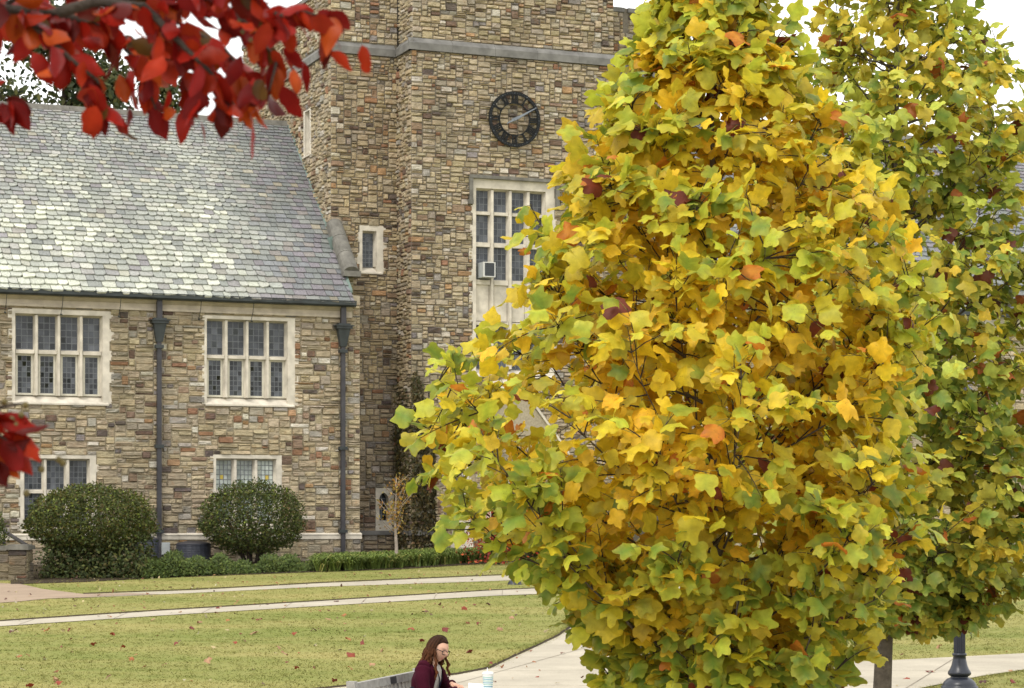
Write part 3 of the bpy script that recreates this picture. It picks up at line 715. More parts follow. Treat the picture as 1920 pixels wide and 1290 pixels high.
# ------------------------------------------------------------------ the clock tower
TS_BODY, TS_BAY = 1.94, .76
TA0, TA1, TB0, TB1 = 0.0, 10.25, 1.976, 8.256
ZTOP, ZSTR0, ZSTR1, ZBAY = 17.45, 15.42, 15.77, 19.2
TD = 11.3
def build_tower():
    tw = thing('clock_tower', B(5, 3, 1.0), 'tall rubble stone clock tower with grey string course', 'tower')
    pb, py_, ps, psb = front(TS_BODY), front(TS_BAY), sidep(TA0), sidep(TB0)
    def pr(pl, x0, x1, y0, y1): xm = (x0+x1)/2; return (pl.px(x0, 600)[0], pl.px(x1, 600)[0], pl.px(xm, y1)[1], pl.px(xm, y0)[1])
    wl_ = pr(py_, 886, 1039, 339, 706); ws = pr(pb, 674, 718, 423, 512); wa = pr(pb, 704, 740, 915, 990)
    s0, za = ps.px(570, 205); s1, zb = ps.px(584, 205); zz0 = ps.px(577, 293)[1]; wside = (min(s0, s1), max(s0, s1), zz0, ps.px(577, 205)[1])
    core = MB()
    wall_sheet(core, pb, TA0, TB0, .4, ZTOP, [ws, wa], -.008); wall_sheet(core, py_, TB0, TB1, .4, ZSTR0, [wl_], -.008)
    wall_sheet(core, ps, TS_BODY, TD, 7.0, ZTOP, [wside], -.008); wall_sheet(core, psb, TS_BAY, TS_BODY, .4, ZSTR0, [], -.008)
    core.pbox(front(TS_BAY+.06), TB0+.05, TB1-.05, ZSTR0, ZBAY, -6, -.008)
    core.add([B(TB1, TS_BAY, .4), B(TB1, TS_BODY, .4), B(TB1, TS_BODY, ZSTR1), B(TB1, TS_BAY, ZSTR1)], [(0, 1, 2, 3)])
    wall_sheet(core, pb, TB1, TA1, .4, ZTOP, [], -.008)
    core.add([B(TA1, TS_BODY, .4), B(TA1, TD, .4), B(TA1, TD, ZTOP), B(TA1, TS_BODY, ZTOP)], [(0, 1, 2, 3)])
    core.add([B(TA0, TD, .4), B(TA1, TD, .4), B(TA1, TD, ZTOP), B(TA0, TD, ZTOP)], [(0, 1, 2, 3)])
    core.add([B(TA0, TS_BODY, ZTOP-1), B(TA1, TS_BODY, ZTOP-1), B(TA1, TD, ZTOP-1), B(TA0, TD, ZTOP-1)], [(0, 1, 2, 3)])
    wall = core.build('wall', M['mortard'], tw)
    pcs = []
    def do(pl, a0, a1, z0, z1, holes, wt=1.0, odd=.21, cw=.055, ch=.056, tint=None):
        for r in pack(a0, a1, z0, z1, holes, cw, ch, 3, 7):
            c = stone_col(odd*(1.15 if (r[1]-r[0]) < 2.5*(r[3]-r[2]) else .5))
            if tint is not None: c = c*tint
            p = stone_piece(pl, r, c, .042); pcs.append((p[0], p[1], p[2], score_visible(p[0], p[3]*wt, TREEHIDE)))
    low = np.array([.84, .82, .82])  # recess and bay return stones tinted darker: the recess shade is in their colour
    do(pb, TA0, TB0, 6.0, ZSTR0, [ws], tint=np.array([.95, .92, .88])); do(pb, .25, TB0, .6, 6.0, [wa, (-5, .6, 0, 0)], tint=low, odd=.27, cw=.06, ch=.062)
    do(pb, TA0, TB0, ZSTR1, ZTOP-.12, [])
    do(py_, TB0, TB1, .6, ZSTR0, [wl_]); do(front(TS_BAY+.05), TB0+.05, TB1-.05, ZSTR1, ZBAY, [])
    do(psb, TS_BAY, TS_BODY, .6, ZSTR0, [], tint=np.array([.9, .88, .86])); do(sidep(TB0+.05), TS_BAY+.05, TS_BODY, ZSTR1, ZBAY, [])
    do(ps, TS_BODY, TD, 9.0, ZSTR0, [wside], .5, .2); do(ps, TS_BODY, TD, ZSTR1, ZTOP-.12, [], .5, .2)
    cren = (9.05, 9.17, ZTOP-.75, ZTOP)
    do(pb, TB1, TA1, 8.0, ZSTR0, []); do(pb, TB1, TA1, ZSTR1, ZTOP-.12, [cren])
    emit(pcs, 'stone', 'rubble_stones', M['stone'], wall, 300)
    # string course: sloped top
    def course(pl, a0, a1, nm='string_course'):
        mb = MB(); n = max(1, round((a1-a0)/1.2))
        for k in range(n):
            x0 = a0+(a1-a0)*k/n; x1 = a0+(a1-a0)*(k+1)/n-.006
            V = pl.pt([x0, x1, x1, x0]*2, [ZSTR0, ZSTR0, ZSTR0, ZSTR0, ZSTR0+.2, ZSTR0+.2, ZSTR1, ZSTR1], [.09, .09, -.1, -.1, .10, .10, -.02, -.02]); mb.box8(V)
        mb.build(nm, M['limed'], tw)
    course(pb, TA0-.088, TB0-.09); course(py_, TB0-.088, TB1+.09); course(psb, TS_BAY-.086, TS_BODY-.10); course(ps, TS_BODY-.086, TD); course(pb, TB1+.092, TA1+.08)
    # parapet coping
    for pl, a0, a1 in ((pb, TA0-.06, TB0), (pb, TB1, 9.05), (pb, 9.17, TA1+.06), (ps, TS_BODY+.41, TD)):
        mb = MB(); mb.pbox(pl, a0, a1, ZTOP-.13, ZTOP, -.4, .07); mb.build('parapet_coping', M['limed'], tw)
    # base course of the tower
    zb = pb.px(700, 995)[1]
    mb = MB(); mb.pbox(pb, .3, TB0-.1, zb-.12, zb, -.1, .10); mb.pbox(psb, TS_BAY-.1, TS_BODY-.1, zb-.121, zb-.001, -.1, .10); mb.pbox(py_, TB0-.1, TB1, zb-.122, zb+.001, -.1, .10); mb.build('base_course', M['limed'], tw)
    # windows
    def cols(pl, xs): return [(pl.px(a, 500)[0], pl.px(b, 500)[0]) for a, b in xs]
    lights = cols(py_, [(895, 919), (929, 953), (963, 986), (997, 1020)])
    rows = [(py_.px(907, b)[1], py_.px(907, a)[1]) for a, b in ((356, 394), (402, 452), (462, 522), (533, 601), (609, 690))]
    window(tw, py_, wl_, lights, rows, 3, hood=True, blank=(3,), pane=M['panel'], nyf=(3, 4, 5, 1, 7))
    c = cols(pb, [(682, 703)]); window(tw, pb, ws, c, [(pb.px(692, 499)[1], pb.px(692, 436)[1])], 3, pane=M['panel'], nyf=(8,))
    sl = wside; window(tw, ps, (sl[0], sl[1], sl[2], sl[3]), [(sl[0]+.17, sl[1]-.17)], [(sl[2]+.12, sl[3]-.1)], 1, quoins=False, nyf=(6,))
    # arched light: pointed head cut in limestone
    A0, A1, Z0, Z1 = wa; la, lb = pb.px(711, 950)[0], pb.px(728, 950)[0]; zs, zsp, zap = pb.px(719, 976)[1], pb.px(719, 934)[1], pb.px(719, 924)[1]
    n = 10; arc = [(la+(lb-la)*i/n, zsp+(zap-zsp)*math.sin(math.pi*i/n)**.7) for i in range(n+1)]
    mb = MB(); mb.pbox(pb, A0, la, Z0, Z1, -.25, .02); mb.pbox(pb, lb, A1, Z0, Z1, -.25, .02); mb.pbox(pb, la, lb, Z0, zs, -.25, .02)
    for (x0, y0), (x1, y1) in zip(arc[:-1], arc[1:]): mb.prism(pb, [(x0, y0), (x1, y1), (x1, Z1), (x0, Z1)], -.25, .02)
    w = mb.build('arched_window', M['lime'], tw)
    nx, ny = 2, 5
    for i in range(nx):
        for j in range(ny):
            pane_obj(w, pb, la+(lb-la)*i/nx+.006, la+(lb-la)*(i+1)/nx-.006, zs+(zap-zs)*j/ny+.006, zs+(zap-zs)*(j+1)/ny-.006, -.2, M['pane'])
    ld = MB(); ld.pbox(pb, (la+lb)/2-.012, (la+lb)/2+.012, zs, zap, -.21, -.185)
    for j in range(ny): zz = zs+(zap-zs)*j/ny; ld.pbox(pb, la, lb, zz-.01, zz+.01, -.211, -.184)
    ld.build('lead_cames', M['lead'], w)
    ms = MB(); V = pb.pt([A0-.03, A1+.03, lb, la]*2, [Z0-.08]*4+[Z0+.02, Z0+.02, zs, zs], [.09, .09, -.2, -.2]*2); ms.box8(V); ms.build('sill', M['lime'], w)
    return tw, py_
tower, bay_pl = build_tower()
BAYL = bay_pl
def clock():
    pl = BAYL; ca, cz = pl.px(962, 225); rad = .79
    ck = thing('clock', pl.pt(ca, cz-rad, .1), 'black openwork clock ring with roman numerals on the tower', 'clock')
    def ring(r0, r1, d0, d1, n=64):
        V = []; F = []
        for i in range(n):
            a = math.tau*i/n
            for (r, d) in ((r0, d0), (r1, d0), (r1, d1), (r0, d1)): V.append(pl.pt(ca+r*math.sin(a), cz+r*math.cos(a), d))
        for i in range(n):
            j = (i+1) % n
            for k in range(4): F.append((i*4+k, i*4+(k+1) % 4, j*4+(k+1) % 4, j*4+k))
        return V, F
    mb = MB(); mb.add(*ring(.695, .79, .10, .135)); mb.build('outer_ring', M['iron'], ck)
    mb = MB(); mb.add(*ring(.445, .475, .10, .13)); mb.build('inner_ring', M['iron'], ck)
    for i in range(60):                     # minute studs
        a = math.tau*i/60; mb = MB(); r = .742; s = .004 if i % 5 else .009
        mb.pbox(pl, ca+r*math.sin(a)-s, ca+r*math.sin(a)+s, cz+r*math.cos(a)-s, cz+r*math.cos(a)+s, .13, .142)
        mb.build('minute_mark', M['silver'], ck)
    num = ['XII', 'I', 'II', 'III', 'IIII', 'V', 'VI', 'VII', 'VIII', 'IX', 'X', 'XI']
    def bar(mb, th, x0, r0, x1, r1, w):      # local: x across, r radial
        def q(x, r): return (ca+r*math.sin(th)+x*math.cos(th), cz+r*math.cos(th)-x*math.sin(th))
        p0, p1 = np.array(q(x0, r0)), np.array(q(x1, r1)); d = unit(p1-p0); n = np.array([-d[1], d[0]])*w/2
        P4 = [p0-n, p0+n, p1+n, p1-n]; mb.prism(pl, [tuple(p) for p in P4], .105, .128)
    for h, s in enumerate(num):
        th = math.tau*h/12; mb = MB(); wd = {'I': .055, 'V': .105, 'X': .105}; tot = sum(wd[c] for c in s); x = -tot/2; r0, r1 = .465, .705
        for c in s:
            w = wd[c]; xm = x+w/2
            if c == 'I': bar(mb, th, xm, r0, xm, r1, .042)
            elif c == 'V': bar(mb, th, x+.02, r1, xm, r0, .046); bar(mb, th, x+w-.02, r1, xm, r0, .02)
            else: bar(mb, th, x+.015, r1, x+w-.015, r0, .046); bar(mb, th, x+w-.015, r1, x+.015, r0, .024)
            x += w
        bar(mb, th, -tot/2, r1-.012, tot/2, r1-.012, .034); bar(mb, th, -tot/2, r0+.012, tot/2, r0+.012, .034)
        mb.build('numeral', M['iron'], ck)
    def hand(ang, L, tail, w, d, nm):
        th = R(ang); mb = MB()
        def q(x, r): return (ca+r*math.sin(th)+x*math.cos(th), cz+r*math.cos(th)-x*math.sin(th))
        mb.prism(pl, [q(-.01, -tail), q(-w, -.06), q(-w*1.1, .12), q(-.008, L), q(.008, L), q(w*1.1, .12), q(w, -.06), q(.01, -tail)], d, d+.02)
        mb.build(nm, M['silver'], ck)
    hand(61, .74, .30, .03, .17, 'minute_hand'); hand(64, .44, .12, .04, .145, 'hour_hand')
    mb = MB(); V, F = tube([pl.pt(ca, cz, 0), pl.pt(ca, cz, .2)], [.05, .045], 10); mb.add(V, F); mb.build('hub', M['silver'], ck)
    for k in range(4):
        th = math.tau*(k+.5)/4; mb = MB(); V, F = tube([pl.pt(ca+.74*math.sin(th), cz+.74*math.cos(th), -.02), pl.pt(ca+.74*math.sin(th), cz+.74*math.cos(th), .11)], .02, 6); mb.add(V, F); mb.build('standoff', M['iron'], ck)
clock()
def window_ac():
    pl = BAYL; a0, z0 = pl.px(897, 521); a1, z1 = pl.px(921, 494)
    a0 += .02
    t = thing('window_air_conditioner', pl.pt((a0+a1)/2, z0, .1), 'white window air conditioner in the tall tower window', 'air conditioner')
    d0, d1 = -.18, .30
    mb = MB(); mb.pbox(pl, a0, a1, z0, z1, d0, d1); mb.build('case', M['acpale'], t)
    mb = MB(); mb.pbox(pl, a0+.05, a1-.03, z0+.03, z1-.03, d1, d1+.012); g = mb.build('grille', M['acface'], t)
    for (q0, q1, r0, r1) in ((a0, a0+.045, z0, z1), (a1-.028, a1, z0, z1), (a0+.045, a1-.028, z1-.028, z1), (a0+.045, a1-.028, z0, z0+.028)):
        mb = MB(); mb.pbox(pl, q0, q1, r0, r1, d1, d1+.03); mb.build('frame', M['white'], t)
    for k in range(7):
        zz = z0+.05+(z1-z0-.1)*k/6; mb = MB(); mb.pbox(pl, a0+.05, a1-.03, zz-.006, zz+.006, d1+.012, d1+.02); mb.build('louvre', M['acdark'], g)
window_ac()

# ------------------------------------------------------------------ the right wing and the porch
def build_right_wing():
    A0, A1 = TA1, 40.0; pl = front(.6)
    w = thing('stone_wing', B(24, 3, 1.0), 'stone wing with slate roof behind the yellow trees, right of the tower', 'building')
    sE, zE, sR, zR = .3, 8.75, 6.2, 15.1
    core = MB(); core.pbox(pl, A0, A1, .2, 8.7, -10, -.008); core.add([B(A1, .6, 8.7), B(A1, 6.2, 15.0), B(A1, 12, 8.7)], [(0, 1, 2)])
    wall = core.build('wall', M['mortar'], w); pcs = []
    for r in pack(A0, A1, .8, 8.6, [], .085, .08): p = stone_piece(pl, r, None, .03); pcs.append((p[0], p[1], p[2], 0))
    emit(pcs, 'stone', 'rubble_stones', M['stone'], wall, 0)
    rf = MB(); rf.add([B(A0, sE, zE-.03), B(A1, sE, zE-.03), B(A1, sR, zR-.03), B(A0, sR, zR-.03)], [(0, 1, 2, 3)]); rf.add([B(A0, 12.1, zE-.03), B(A1, 12.1, zE-.03), B(A1, sR, zR-.03), B(A0, sR, zR-.03)], [(0, 1, 2, 3)])
    roof = rf.build('roof', M['coping'], w)
    slates(roof, A0, A1, sE, zE, sR, zR, False, 0)
    mb = MB(); mb.box8([B(A0, sR-.14, zR-.08), B(A1, sR-.14, zR-.08), B(A1, sR+.14, zR-.08), B(A0, sR+.14, zR-.08), B(A0, sR-.03, zR+.09), B(A1, sR-.03, zR+.09), B(A1, sR+.03, zR+.09), B(A0, sR+.03, zR+.09)]); mb.build('ridge_tiles', M['coping'], roof)
    mb = MB(); mb.pbox(pl, A0, A1, 8.6, 8.72, .0, .4); mb.build('gutter', M['copper'], w)
    mb = MB(); mb.pbox(pl, A0, A1, 8.2, 8.6, -.02, .12); mb.build('cornice', M['lime'], w)
    for k in range(6):
        c = 12.4+k*4.4; window(w, pl, (c-1.25, c+1.25, 4.6, 7.4), [(c-1.1+i*.57, c-1.1+i*.57+.46) for i in range(4)], [(6.15, 7.25), (4.75, 5.95)], 1, nyf=(1, 1), quoins=False)
        window(w, pl, (c-1.25, c+1.25, 1.9, 3.9), [(c-1.1+i*.57, c-1.1+i*.57+.46) for i in range(4)], [(2.1, 3.75)], 1, nyf=(1,), quoins=False)
build_right_wing()
def build_porch():
    pf = front(TS_BAY-2.2); a0 = pf.px(868, 1000)[0]; a1 = a0+3.1; zg = .8
    p = thing('entrance_porch', B(a0+1.5, -.5, 1.0), 'gabled stone entrance porch with cream dressings at the tower foot', 'porch')
    am = (a0+a1)/2; zE, zR = 4.2, 6.0
    core = MB(); d0, d1 = am-.75, am+.75; zd = 3.2
    arch = [(d0, zg), (d0, zd-.5), (am-.45, zd-.1), (am, zd+.1), (am+.45, zd-.1), (d1, zd-.5), (d1, zg)]
    left = [(a0, zg), (d0, zg), (d0, zd-.5), (am-.45, zd-.1), (am, zd+.1), (am, zR), (a0, zE)]
    right = [(2*am-x, z) for x, z in left][::-1]
    core.prism(pf, left, -.35, 0); core.prism(pf, right, -.35, 0)
    sl_ = sidep(a0+.01); core.pbox(sl_, TS_BAY-1.85, TS_BAY, zg, zE, -.3, 0); core.pbox(sidep(a1-.31), TS_BAY-1.85, TS_BAY, zg, zE, -.3, 0)
    wall = core.build('wall', M['mortar'], p); pcs = []
    hole = [(d0-.2, d1+.2, 0, zd+.2)]
    for r in pack(a0, a1, zg+.1, zE, hole, .06, .065): q = stone_piece(pf, r, None, .03); pcs.append((q[0], q[1], q[2], 0))
    for r in pack(TS_BAY-2.1, TS_BAY-.05, zg+.1, zE, [], .06, .065): q = stone_piece(sidep(a0), r, None, .03); pcs.append((q[0], q[1], q[2], 0))
    emit(pcs, 'stone', 'rubble_stones', M['stone'], wall, 0)
    mb = MB()                                # battered cream buttress at the corner
    for k, (z0, z1) in enumerate(zip(np.linspace(zg, 4.6, 11)[:-1], np.linspace(zg, 4.6, 11)[1:])):
        f0, f1 = (1-(z0-zg)/3.8), (1-(z1-zg)/3.8); b0, b1 = .12+.30*f0**1.6, .12+.30*f1**1.6
        e = .0 if k % 2 else .06
        V = np.vstack([pf.pt([a0+.08-b0, a0+.14+e, a0+.14+e, a0+.08-b0], [z0]*4, [.07+.28*f0**1.6]*2+[-.3]*2), pf.pt([a0+.08-b1, a0+.14+e, a0+.14+e, a0+.08-b1], [z1-.006]*4, [.07+.28*f1**1.6]*2+[-.3]*2)])
        mb.box8(V)
    mb.build('buttress', M['lime'], p)
    mb = MB(); ol = arch; 
    for (x0, z0), (x1, z1) in zip(ol[:-1], ol[1:]):
        dx = unit(np.array([x1-x0, z1-z0])); n = np.array([-dx[1], dx[0]])*.17
        mb.prism(pf, [(x0, z0), (x1, z1), (x1+n[0], z1+n[1]), (x0+n[0], z0+n[1])], -.2, .05)
    mb.build('door_surround', M['lime'], p)
    mb = MB(); mb.pbox(pf, d0, d1, zg, zd, -1.9, -1.82); mb.build('door', M['barkd'], p)
    rf = MB()
    for sg in (-1, 1):
        x0 = am+sg*(am-a0+.02); V = []
        for d in (.06, -2.2):
            V += [pf.pt(x0, zE-.12, d), pf.pt(am, zR+.1, d), pf.pt(am, zR+.2, d), pf.pt(x0, zE-.02, d)]
        rf.add(V, [(0, 1, 2, 3), (7, 6, 5, 4), (0, 4, 5, 1), (1, 5, 6, 2), (2, 6, 7, 3), (3, 7, 4, 0)])
    rf.build('roof', M['lime'], p)
    t = thing('wall_lantern', pf.pt(a0-.32, 3.35, .3), 'small dark lantern beside the porch buttress', 'lantern')
    mb = MB(); x = a0-.38; mb.pbox(pf, x-.14, x+.14, 3.25, 3.36, .1, .4); mb.pbox(pf, x-.1, x+.1, 3.36, 3.55, .14, .36); mb.pbox(pf, x-.16, x+.16, 3.55, 3.6, .08, .42); mb.pbox(pf, x-.02, x+.4, 3.43, 3.47, .2, .24); mb.build('lantern_body', M['acdark'], t)
build_porch()

# ------------------------------------------------------------------ leaves and trees
def tulip_template():
    half = [(.10, -.03), (.31, -.05), (.46, .06), (.53, .25), (.50, .37), (.43, .45), (.42, .57), (.45, .71), (.43, .86), (.29, .92), (.12, .86)]
    mid = [(0, 0), (0, .22), (0, .45), (0, .66), (0, .80)]
    V = list(mid); r = [len(V)+i for i in range(len(half))]; V += half; l = [len(V)+i for i in range(len(half))]; V += [(-x, y) for x, y in half]
    F = []
    def side(h, flip):
        T = [(0, h[0], h[1]), (0, h[1], 1), (1, h[1], h[2]), (1, h[2], h[3]), (1, h[3], 2), (2, h[3], h[4]), (2, h[4], h[5]), (2, h[5], h[6]), (2, h[6], 3), (3, h[6], h[7]), (3, h[7], h[8]), (3, h[8], h[9]), (3, h[9], h[10]), (3, h[10], 4)]
        for t in T: F.append(t if not flip else t[::-1])
    side(r, False); side(l, True)
    V = np.array([(x, y, 0) for x, y in V], float)
    edge = np.concatenate([np.zeros(5), np.tile([.4, .8, 1, 1, 1, .8, .8, .9, 1, 1, .9], 2)])
    return V, np.array(F), edge
def oval_template(n=5, w=.29):
    ys = np.linspace(0, 1, n+2); V = [(0, 0, 0)]; 
    for y in ys[1:-1]:
        ww = w*math.sin(math.pi*y**.85)**.8; V += [(-ww, y, 0), (0, y, 0), (ww, y, 0)]
    V.append((0, 1, 0)); F = [(0, 2, 1), (0, 3, 2)]
    for k in range(n-1):
        b = 1+3*k
        F += [(b, b+1, b+4), (b, b+4, b+3), (b+1, b+2, b+5), (b+1, b+5, b+4)]
    b = 1+3*(n-1); e = len(V)-1; F += [(b, b+1, e), (b+1, b+2, e)]
    V = np.array(V, float); edge = np.clip(np.abs(V[:, 0])/w, 0, 1); return V, np.array(F), edge
TUL = tulip_template(); OVAL = oval_template()
DIA = (np.array([(0, 0, 0), (-.28, .5, .05), (0, 1, 0), (.28, .5, .05)], float), np.array([(0, 1, 2), (0, 2, 3)]), np.array([0, 1, 1, 1.]))
def leaf_mesh(T, pos, mid, nrm, size, c0, c1, fold=.25, curl=.25, wave=.06, pet=None):
    """arrays: pos (n,3) leaf base, mid (n,3) midrib direction, nrm (n,3); c0 inner colour, c1 edge colour -> V (n,k,3), F (m,3), C (n,k,3)"""
    tv, tf, te = T; n = len(pos); k = len(tv)
    y = unit(mid); x = unit(np.cross(y, nrm)); z = np.cross(x, y)
    L = np.broadcast_to(tv, (n, k, 3)).copy()
    fo = np.abs(rng.normal(fold, fold*.5, (n, 1))); cu = rng.normal(curl*.4, curl, (n, 1)); ph = rng.uniform(0, 6.28, (n, 1)); sw = rng.normal(0, curl*.6, (n, 1))
    L[:, :, 2] = -fo*np.abs(L[:, :, 0])*.9 - cu*L[:, :, 1]**2 + wave*np.sin(ph+9*L[:, :, 1]+5*L[:, :, 0])*te + sw*L[:, :, 0]*L[:, :, 1]
    L *= (1+rng.normal(0, .05, L.shape))*np.array([1, 1, 1])
    L[:, :, 0] *= rng.uniform(.82, 1.1, (n, 1))
    L = L*size[:, None, None]
    V = pos[:, None, :]+L[:, :, :1]*x[:, None]+L[:, :, 1:2]*y[:, None]+L[:, :, 2:]*z[:, None]
    e = te[None, :, None]; C = c0[:, None]*(1-e)+c1[:, None]*e
    C = C*(1+rng.normal(0, .05, (n, k, 1)))
    if pet is not None:                      # petiole: thin three sided stalk from its node (pet) to the leaf base
        d = unit(pos-pet); s1 = unit(np.cross(d, np.array([.3, .2, .9]))); s2 = np.cross(d, s1); w = .0018
        pv = []
        for q, ww in ((pet, w*1.3), (pos+y*(.02*size[:, None]), w)):
            for an in (0, 2.094, 4.189): pv.append(q+ww*(math.cos(an)*s1+math.sin(an)*s2))
        PV = np.stack(pv, 1); V = np.concatenate([V, PV], 1)
        pc = np.broadcast_to(np.array([.30, .27, .07]), (n, 6, 3)); C = np.concatenate([C, pc], 1)
        pf = [(0, 1, 4), (0, 4, 3), (1, 2, 5), (1, 5, 4), (2, 0, 3), (2, 3, 5)]; tf = np.vstack([tf, np.array(pf)+k])
    return V, tf, C
def emit_leaves(V, F, C, score, mat, parent, name='leaf', rest='crown', nmax=300, smooth=True):
    order = np.argsort(-score); top = order[:nmax]; oth = order[nmax:]; k = V.shape[1]
    for i in top: mkobj(name, V[i], F, mat, parent, C[i], smooth, center=True)
    if len(oth):
        FF = (F[None]+(np.arange(len(oth))*k)[:, None, None]).reshape(-1, 3)
        mkobj(rest, V[oth].reshape(-1, 3), FF, mat, parent, C[oth].reshape(-1, 3), smooth, kind='stuff')
def scr(p):
    p = np.asarray(p); return CX+FPX*p[..., 0]/p[..., 1], HOR-FPX*(p[..., 2]-HC)/p[..., 1]
def tulip_tree(label, Y, xt0, xt1, prof, xc, nl, leaf, trunk_r, palette, mat, tw_n, tw_len, seed, zlow, fill=500, fexp=1.05):
    """prof: rows (py, left radius px, right radius px) about column xc, at distance Y"""
    rs = np.random.default_rng(seed); ppm = FPX/Y
    pr = np.array(prof, float); zt = HC+(HOR-pr[:, 0])/ppm; order = np.argsort(zt); zt = zt[order]; lr = pr[order, 1]/ppm; rr = pr[order, 2]/ppm
    def env(z, az):
        l = np.interp(z, zt, lr); r = np.interp(z, zt, rr); f = (1+math.cos(az))/2
        side = l*(1-f)+r*f; return side if True else 0
    g = gz(Y); top = zt[-1]
    base = np.array([(xt0-CX)/ppm, Y, g]); x_top = (xc-CX)/ppm
    def trunk_at(z):
        f = np.clip((z-g)/(top-g), 0, 1); return np.array([base[0]+((xt1-CX)/ppm-base[0])*f+.03*math.sin(5*f), Y+.03*math.sin(4*f+1), z])
    t = thing('tulip_tree', base, label, 'tree')
    tz = np.linspace(g-.1, top-.05, 22)
    mb = MB(); mb.tube([trunk_at(z) for z in tz], [trunk_r*(1-.93*((z-g)/(top-g))**.8)+(.25*trunk_r*max(0, 1-(z-g)*4)) if z > g else trunk_r*1.3 for z in tz], 9)
    trunk = mb.build('trunk', M['bark'], t, True)
    twigs = MB(); LP = []; LN = []; LD = []; LT = []; limbs = []
    def leaves_on(path, t0, n, outdir, tipness):
        path = np.array(path); m = len(path)
        for k in range(n):
            tt = t0+(1-t0)*(k+.7*rs.random())/n; f = tt*(m-1); i = min(int(f), m-2); p = path[i]+(path[i+1]-path[i])*(f-i); d = unit(path[i+1]-path[i])
            sidev = unit(np.cross(d, [0, 0, 1])+1e-6)*(1 if k % 2 else -1)
            pd = unit(sidev*.75+d*.55+np.array([0, 0, .25])+rs.normal(0, .35, 3)+outdir*.25)
            LT.append(p); L = leaf*rs.uniform(.45, .95); q = p+pd*L; q[2] -= L*.12; LP.append(q)
            LD.append(unit(pd*.6+outdir*.35+np.array([0, 0, -.45])+rs.normal(0, .45, 3)))
            LN.append(unit(outdir*.65+np.array([0, -.35, .55])+rs.normal(0, .42, 3)))
    zmin = zt[0]
    for k in range(nl):
        f = (k+.5)/nl; z1 = zmin+(top-zmin)*(f**.92); az = k*2.39996+rs.normal(0, .25)
        rad = env(z1, az)*rs.uniform(.80, 1.02)*(1.13 if k % 6 == 0 else 1)
        lift = rad*rs.uniform(.35, .95)*(.25+.75*min(1, (z1-zmin)/1.2)); z0 = max(zlow, z1-lift-.05); z0 = min(z0, top-.25)
        p0 = trunk_at(z0); cx_ = trunk_at(z1); dirv = np.array([math.cos(az), math.sin(az), 0]); cc = np.array([x_top, Y, 0])
        p2 = np.array([x_top*.65+cx_[0]*.35, Y, z1])+dirv*rad
        mid = p0*.5+p2*.5+np.array([0, 0, -.10*rad if z1 > z0+.2 else .10*rad])+rs.normal(0, .04, 3)
        n = 9; path = bez(p0, mid, p2, n); 
        path = [p+rs.normal(0, .012, 3)*(i > 0) for i, p in enumerate(path)]
        r0 = max(.0055, trunk_r*.22*(1-.6*f)*min(1, rad/1.2+.3))
        limbs.append((path, [r0*(1-.82*i/(n-1)) for i in range(n)]))
        ln = np.linalg.norm(np.array(path[-1])-path[0]); nt_ = max(3, int(ln*tw_n)); out = unit(np.array([dirv[0], dirv[1], .25]))
        leaves_on(path, .55, 6, out, 1)
        for j in range(nt_):
            tt = .22+.78*(j+rs.random()*.8)/nt_; ff = tt*(n-1); i = min(int(ff), n-2); p = path[i]+(path[i+1]-path[i])*(ff-i); d = unit(path[i+1]-path[i])
            v = unit(d*.55+rs.normal(0, .62, 3)+np.array([0, 0, .32])+out*.28); L = tw_len*rs.uniform(.55, 1.25)*(1-.25*tt)
            # keep inside the crown
            e = p+v*L; rr_ = math.hypot(e[0]-x_top, e[1]-Y); ev = env(e[2], math.atan2(e[1]-Y, e[0]-x_top))*1.05+.05
            if rr_ > ev: L *= .55
            if e[2] > top or e[2] < zmin-.05: L *= .5
            e = p+v*L; md = p+v*L*.5+np.array([0, 0, .04*L])+rs.normal(0, .02, 3); tp = bez(p, md, e, 5)
            twigs.tube(tp, [.0045, .004, .0033, .0026, .0016], 4, None, False)
            leaves_on(tp, .15, max(3, int(L/leaf*2.6)), unit(out*.6+v*.6), 1)
    # side twigs that fill the rest of the crown, each from the nearest limb
    nodes = np.array([p for path, _ in limbs for p in path[2:]]); nd = np.array([unit(path[min(i+1, len(path)-1)]-path[i-1]) for path, _ in limbs for i in range(2, len(path))])
    for k in range(fill):
        z = zmin+(top-zmin)*rs.random()**fexp; az = rs.uniform(0, math.tau); rr_ = env(z, az)*(.35+.65*rs.random()**.5); e = np.array([x_top+rr_*math.cos(az), Y+rr_*math.sin(az), z])
        dd = np.linalg.norm(nodes-e, axis=1)+.35*np.maximum(0, nodes[:, 2]-z); q = int(np.argmin(dd)); L = np.linalg.norm(nodes[q]-e)
        if L > .75 or L < .06: continue
        p = nodes[q]; md = (p+e)/2+nd[q]*L*.15+rs.normal(0, .02, 3); tp = bez(p, md, e, 5); twigs.tube(tp, [.0042, .0038, .0032, .0025, .0015], 4, None, False)
        leaves_on(tp, .3 if L > .3 else .1, max(4, int(L/leaf*2.4)), unit(np.array([math.cos(az), math.sin(az), .25])), 1)
    for path, rad in limbs:
        b = MB(); b.tube(path, rad, 6); b.build('branch', M['bark'], trunk, True)
    if twigs.n: twigs.build('twigs', M['barkd'], trunk, kind='stuff')
    LP, LD, LN, LT = map(np.array, (LP, LD, LN, LT)); n = len(LP)
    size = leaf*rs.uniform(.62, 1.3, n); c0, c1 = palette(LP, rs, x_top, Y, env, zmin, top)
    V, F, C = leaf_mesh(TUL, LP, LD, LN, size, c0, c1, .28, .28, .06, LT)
    depth = Y-LP[:, 1]; px, py = scr(LP); inf = (px > 0) & (px < 1920) & (py > 0) & (py < 1290)
    score = np.where(inf, (depth+1.2)*np.abs(LN[:, 1])*size, -9)
    emit_leaves(V, F, C, score, mat, t, 'leaf', 'crown', 300)
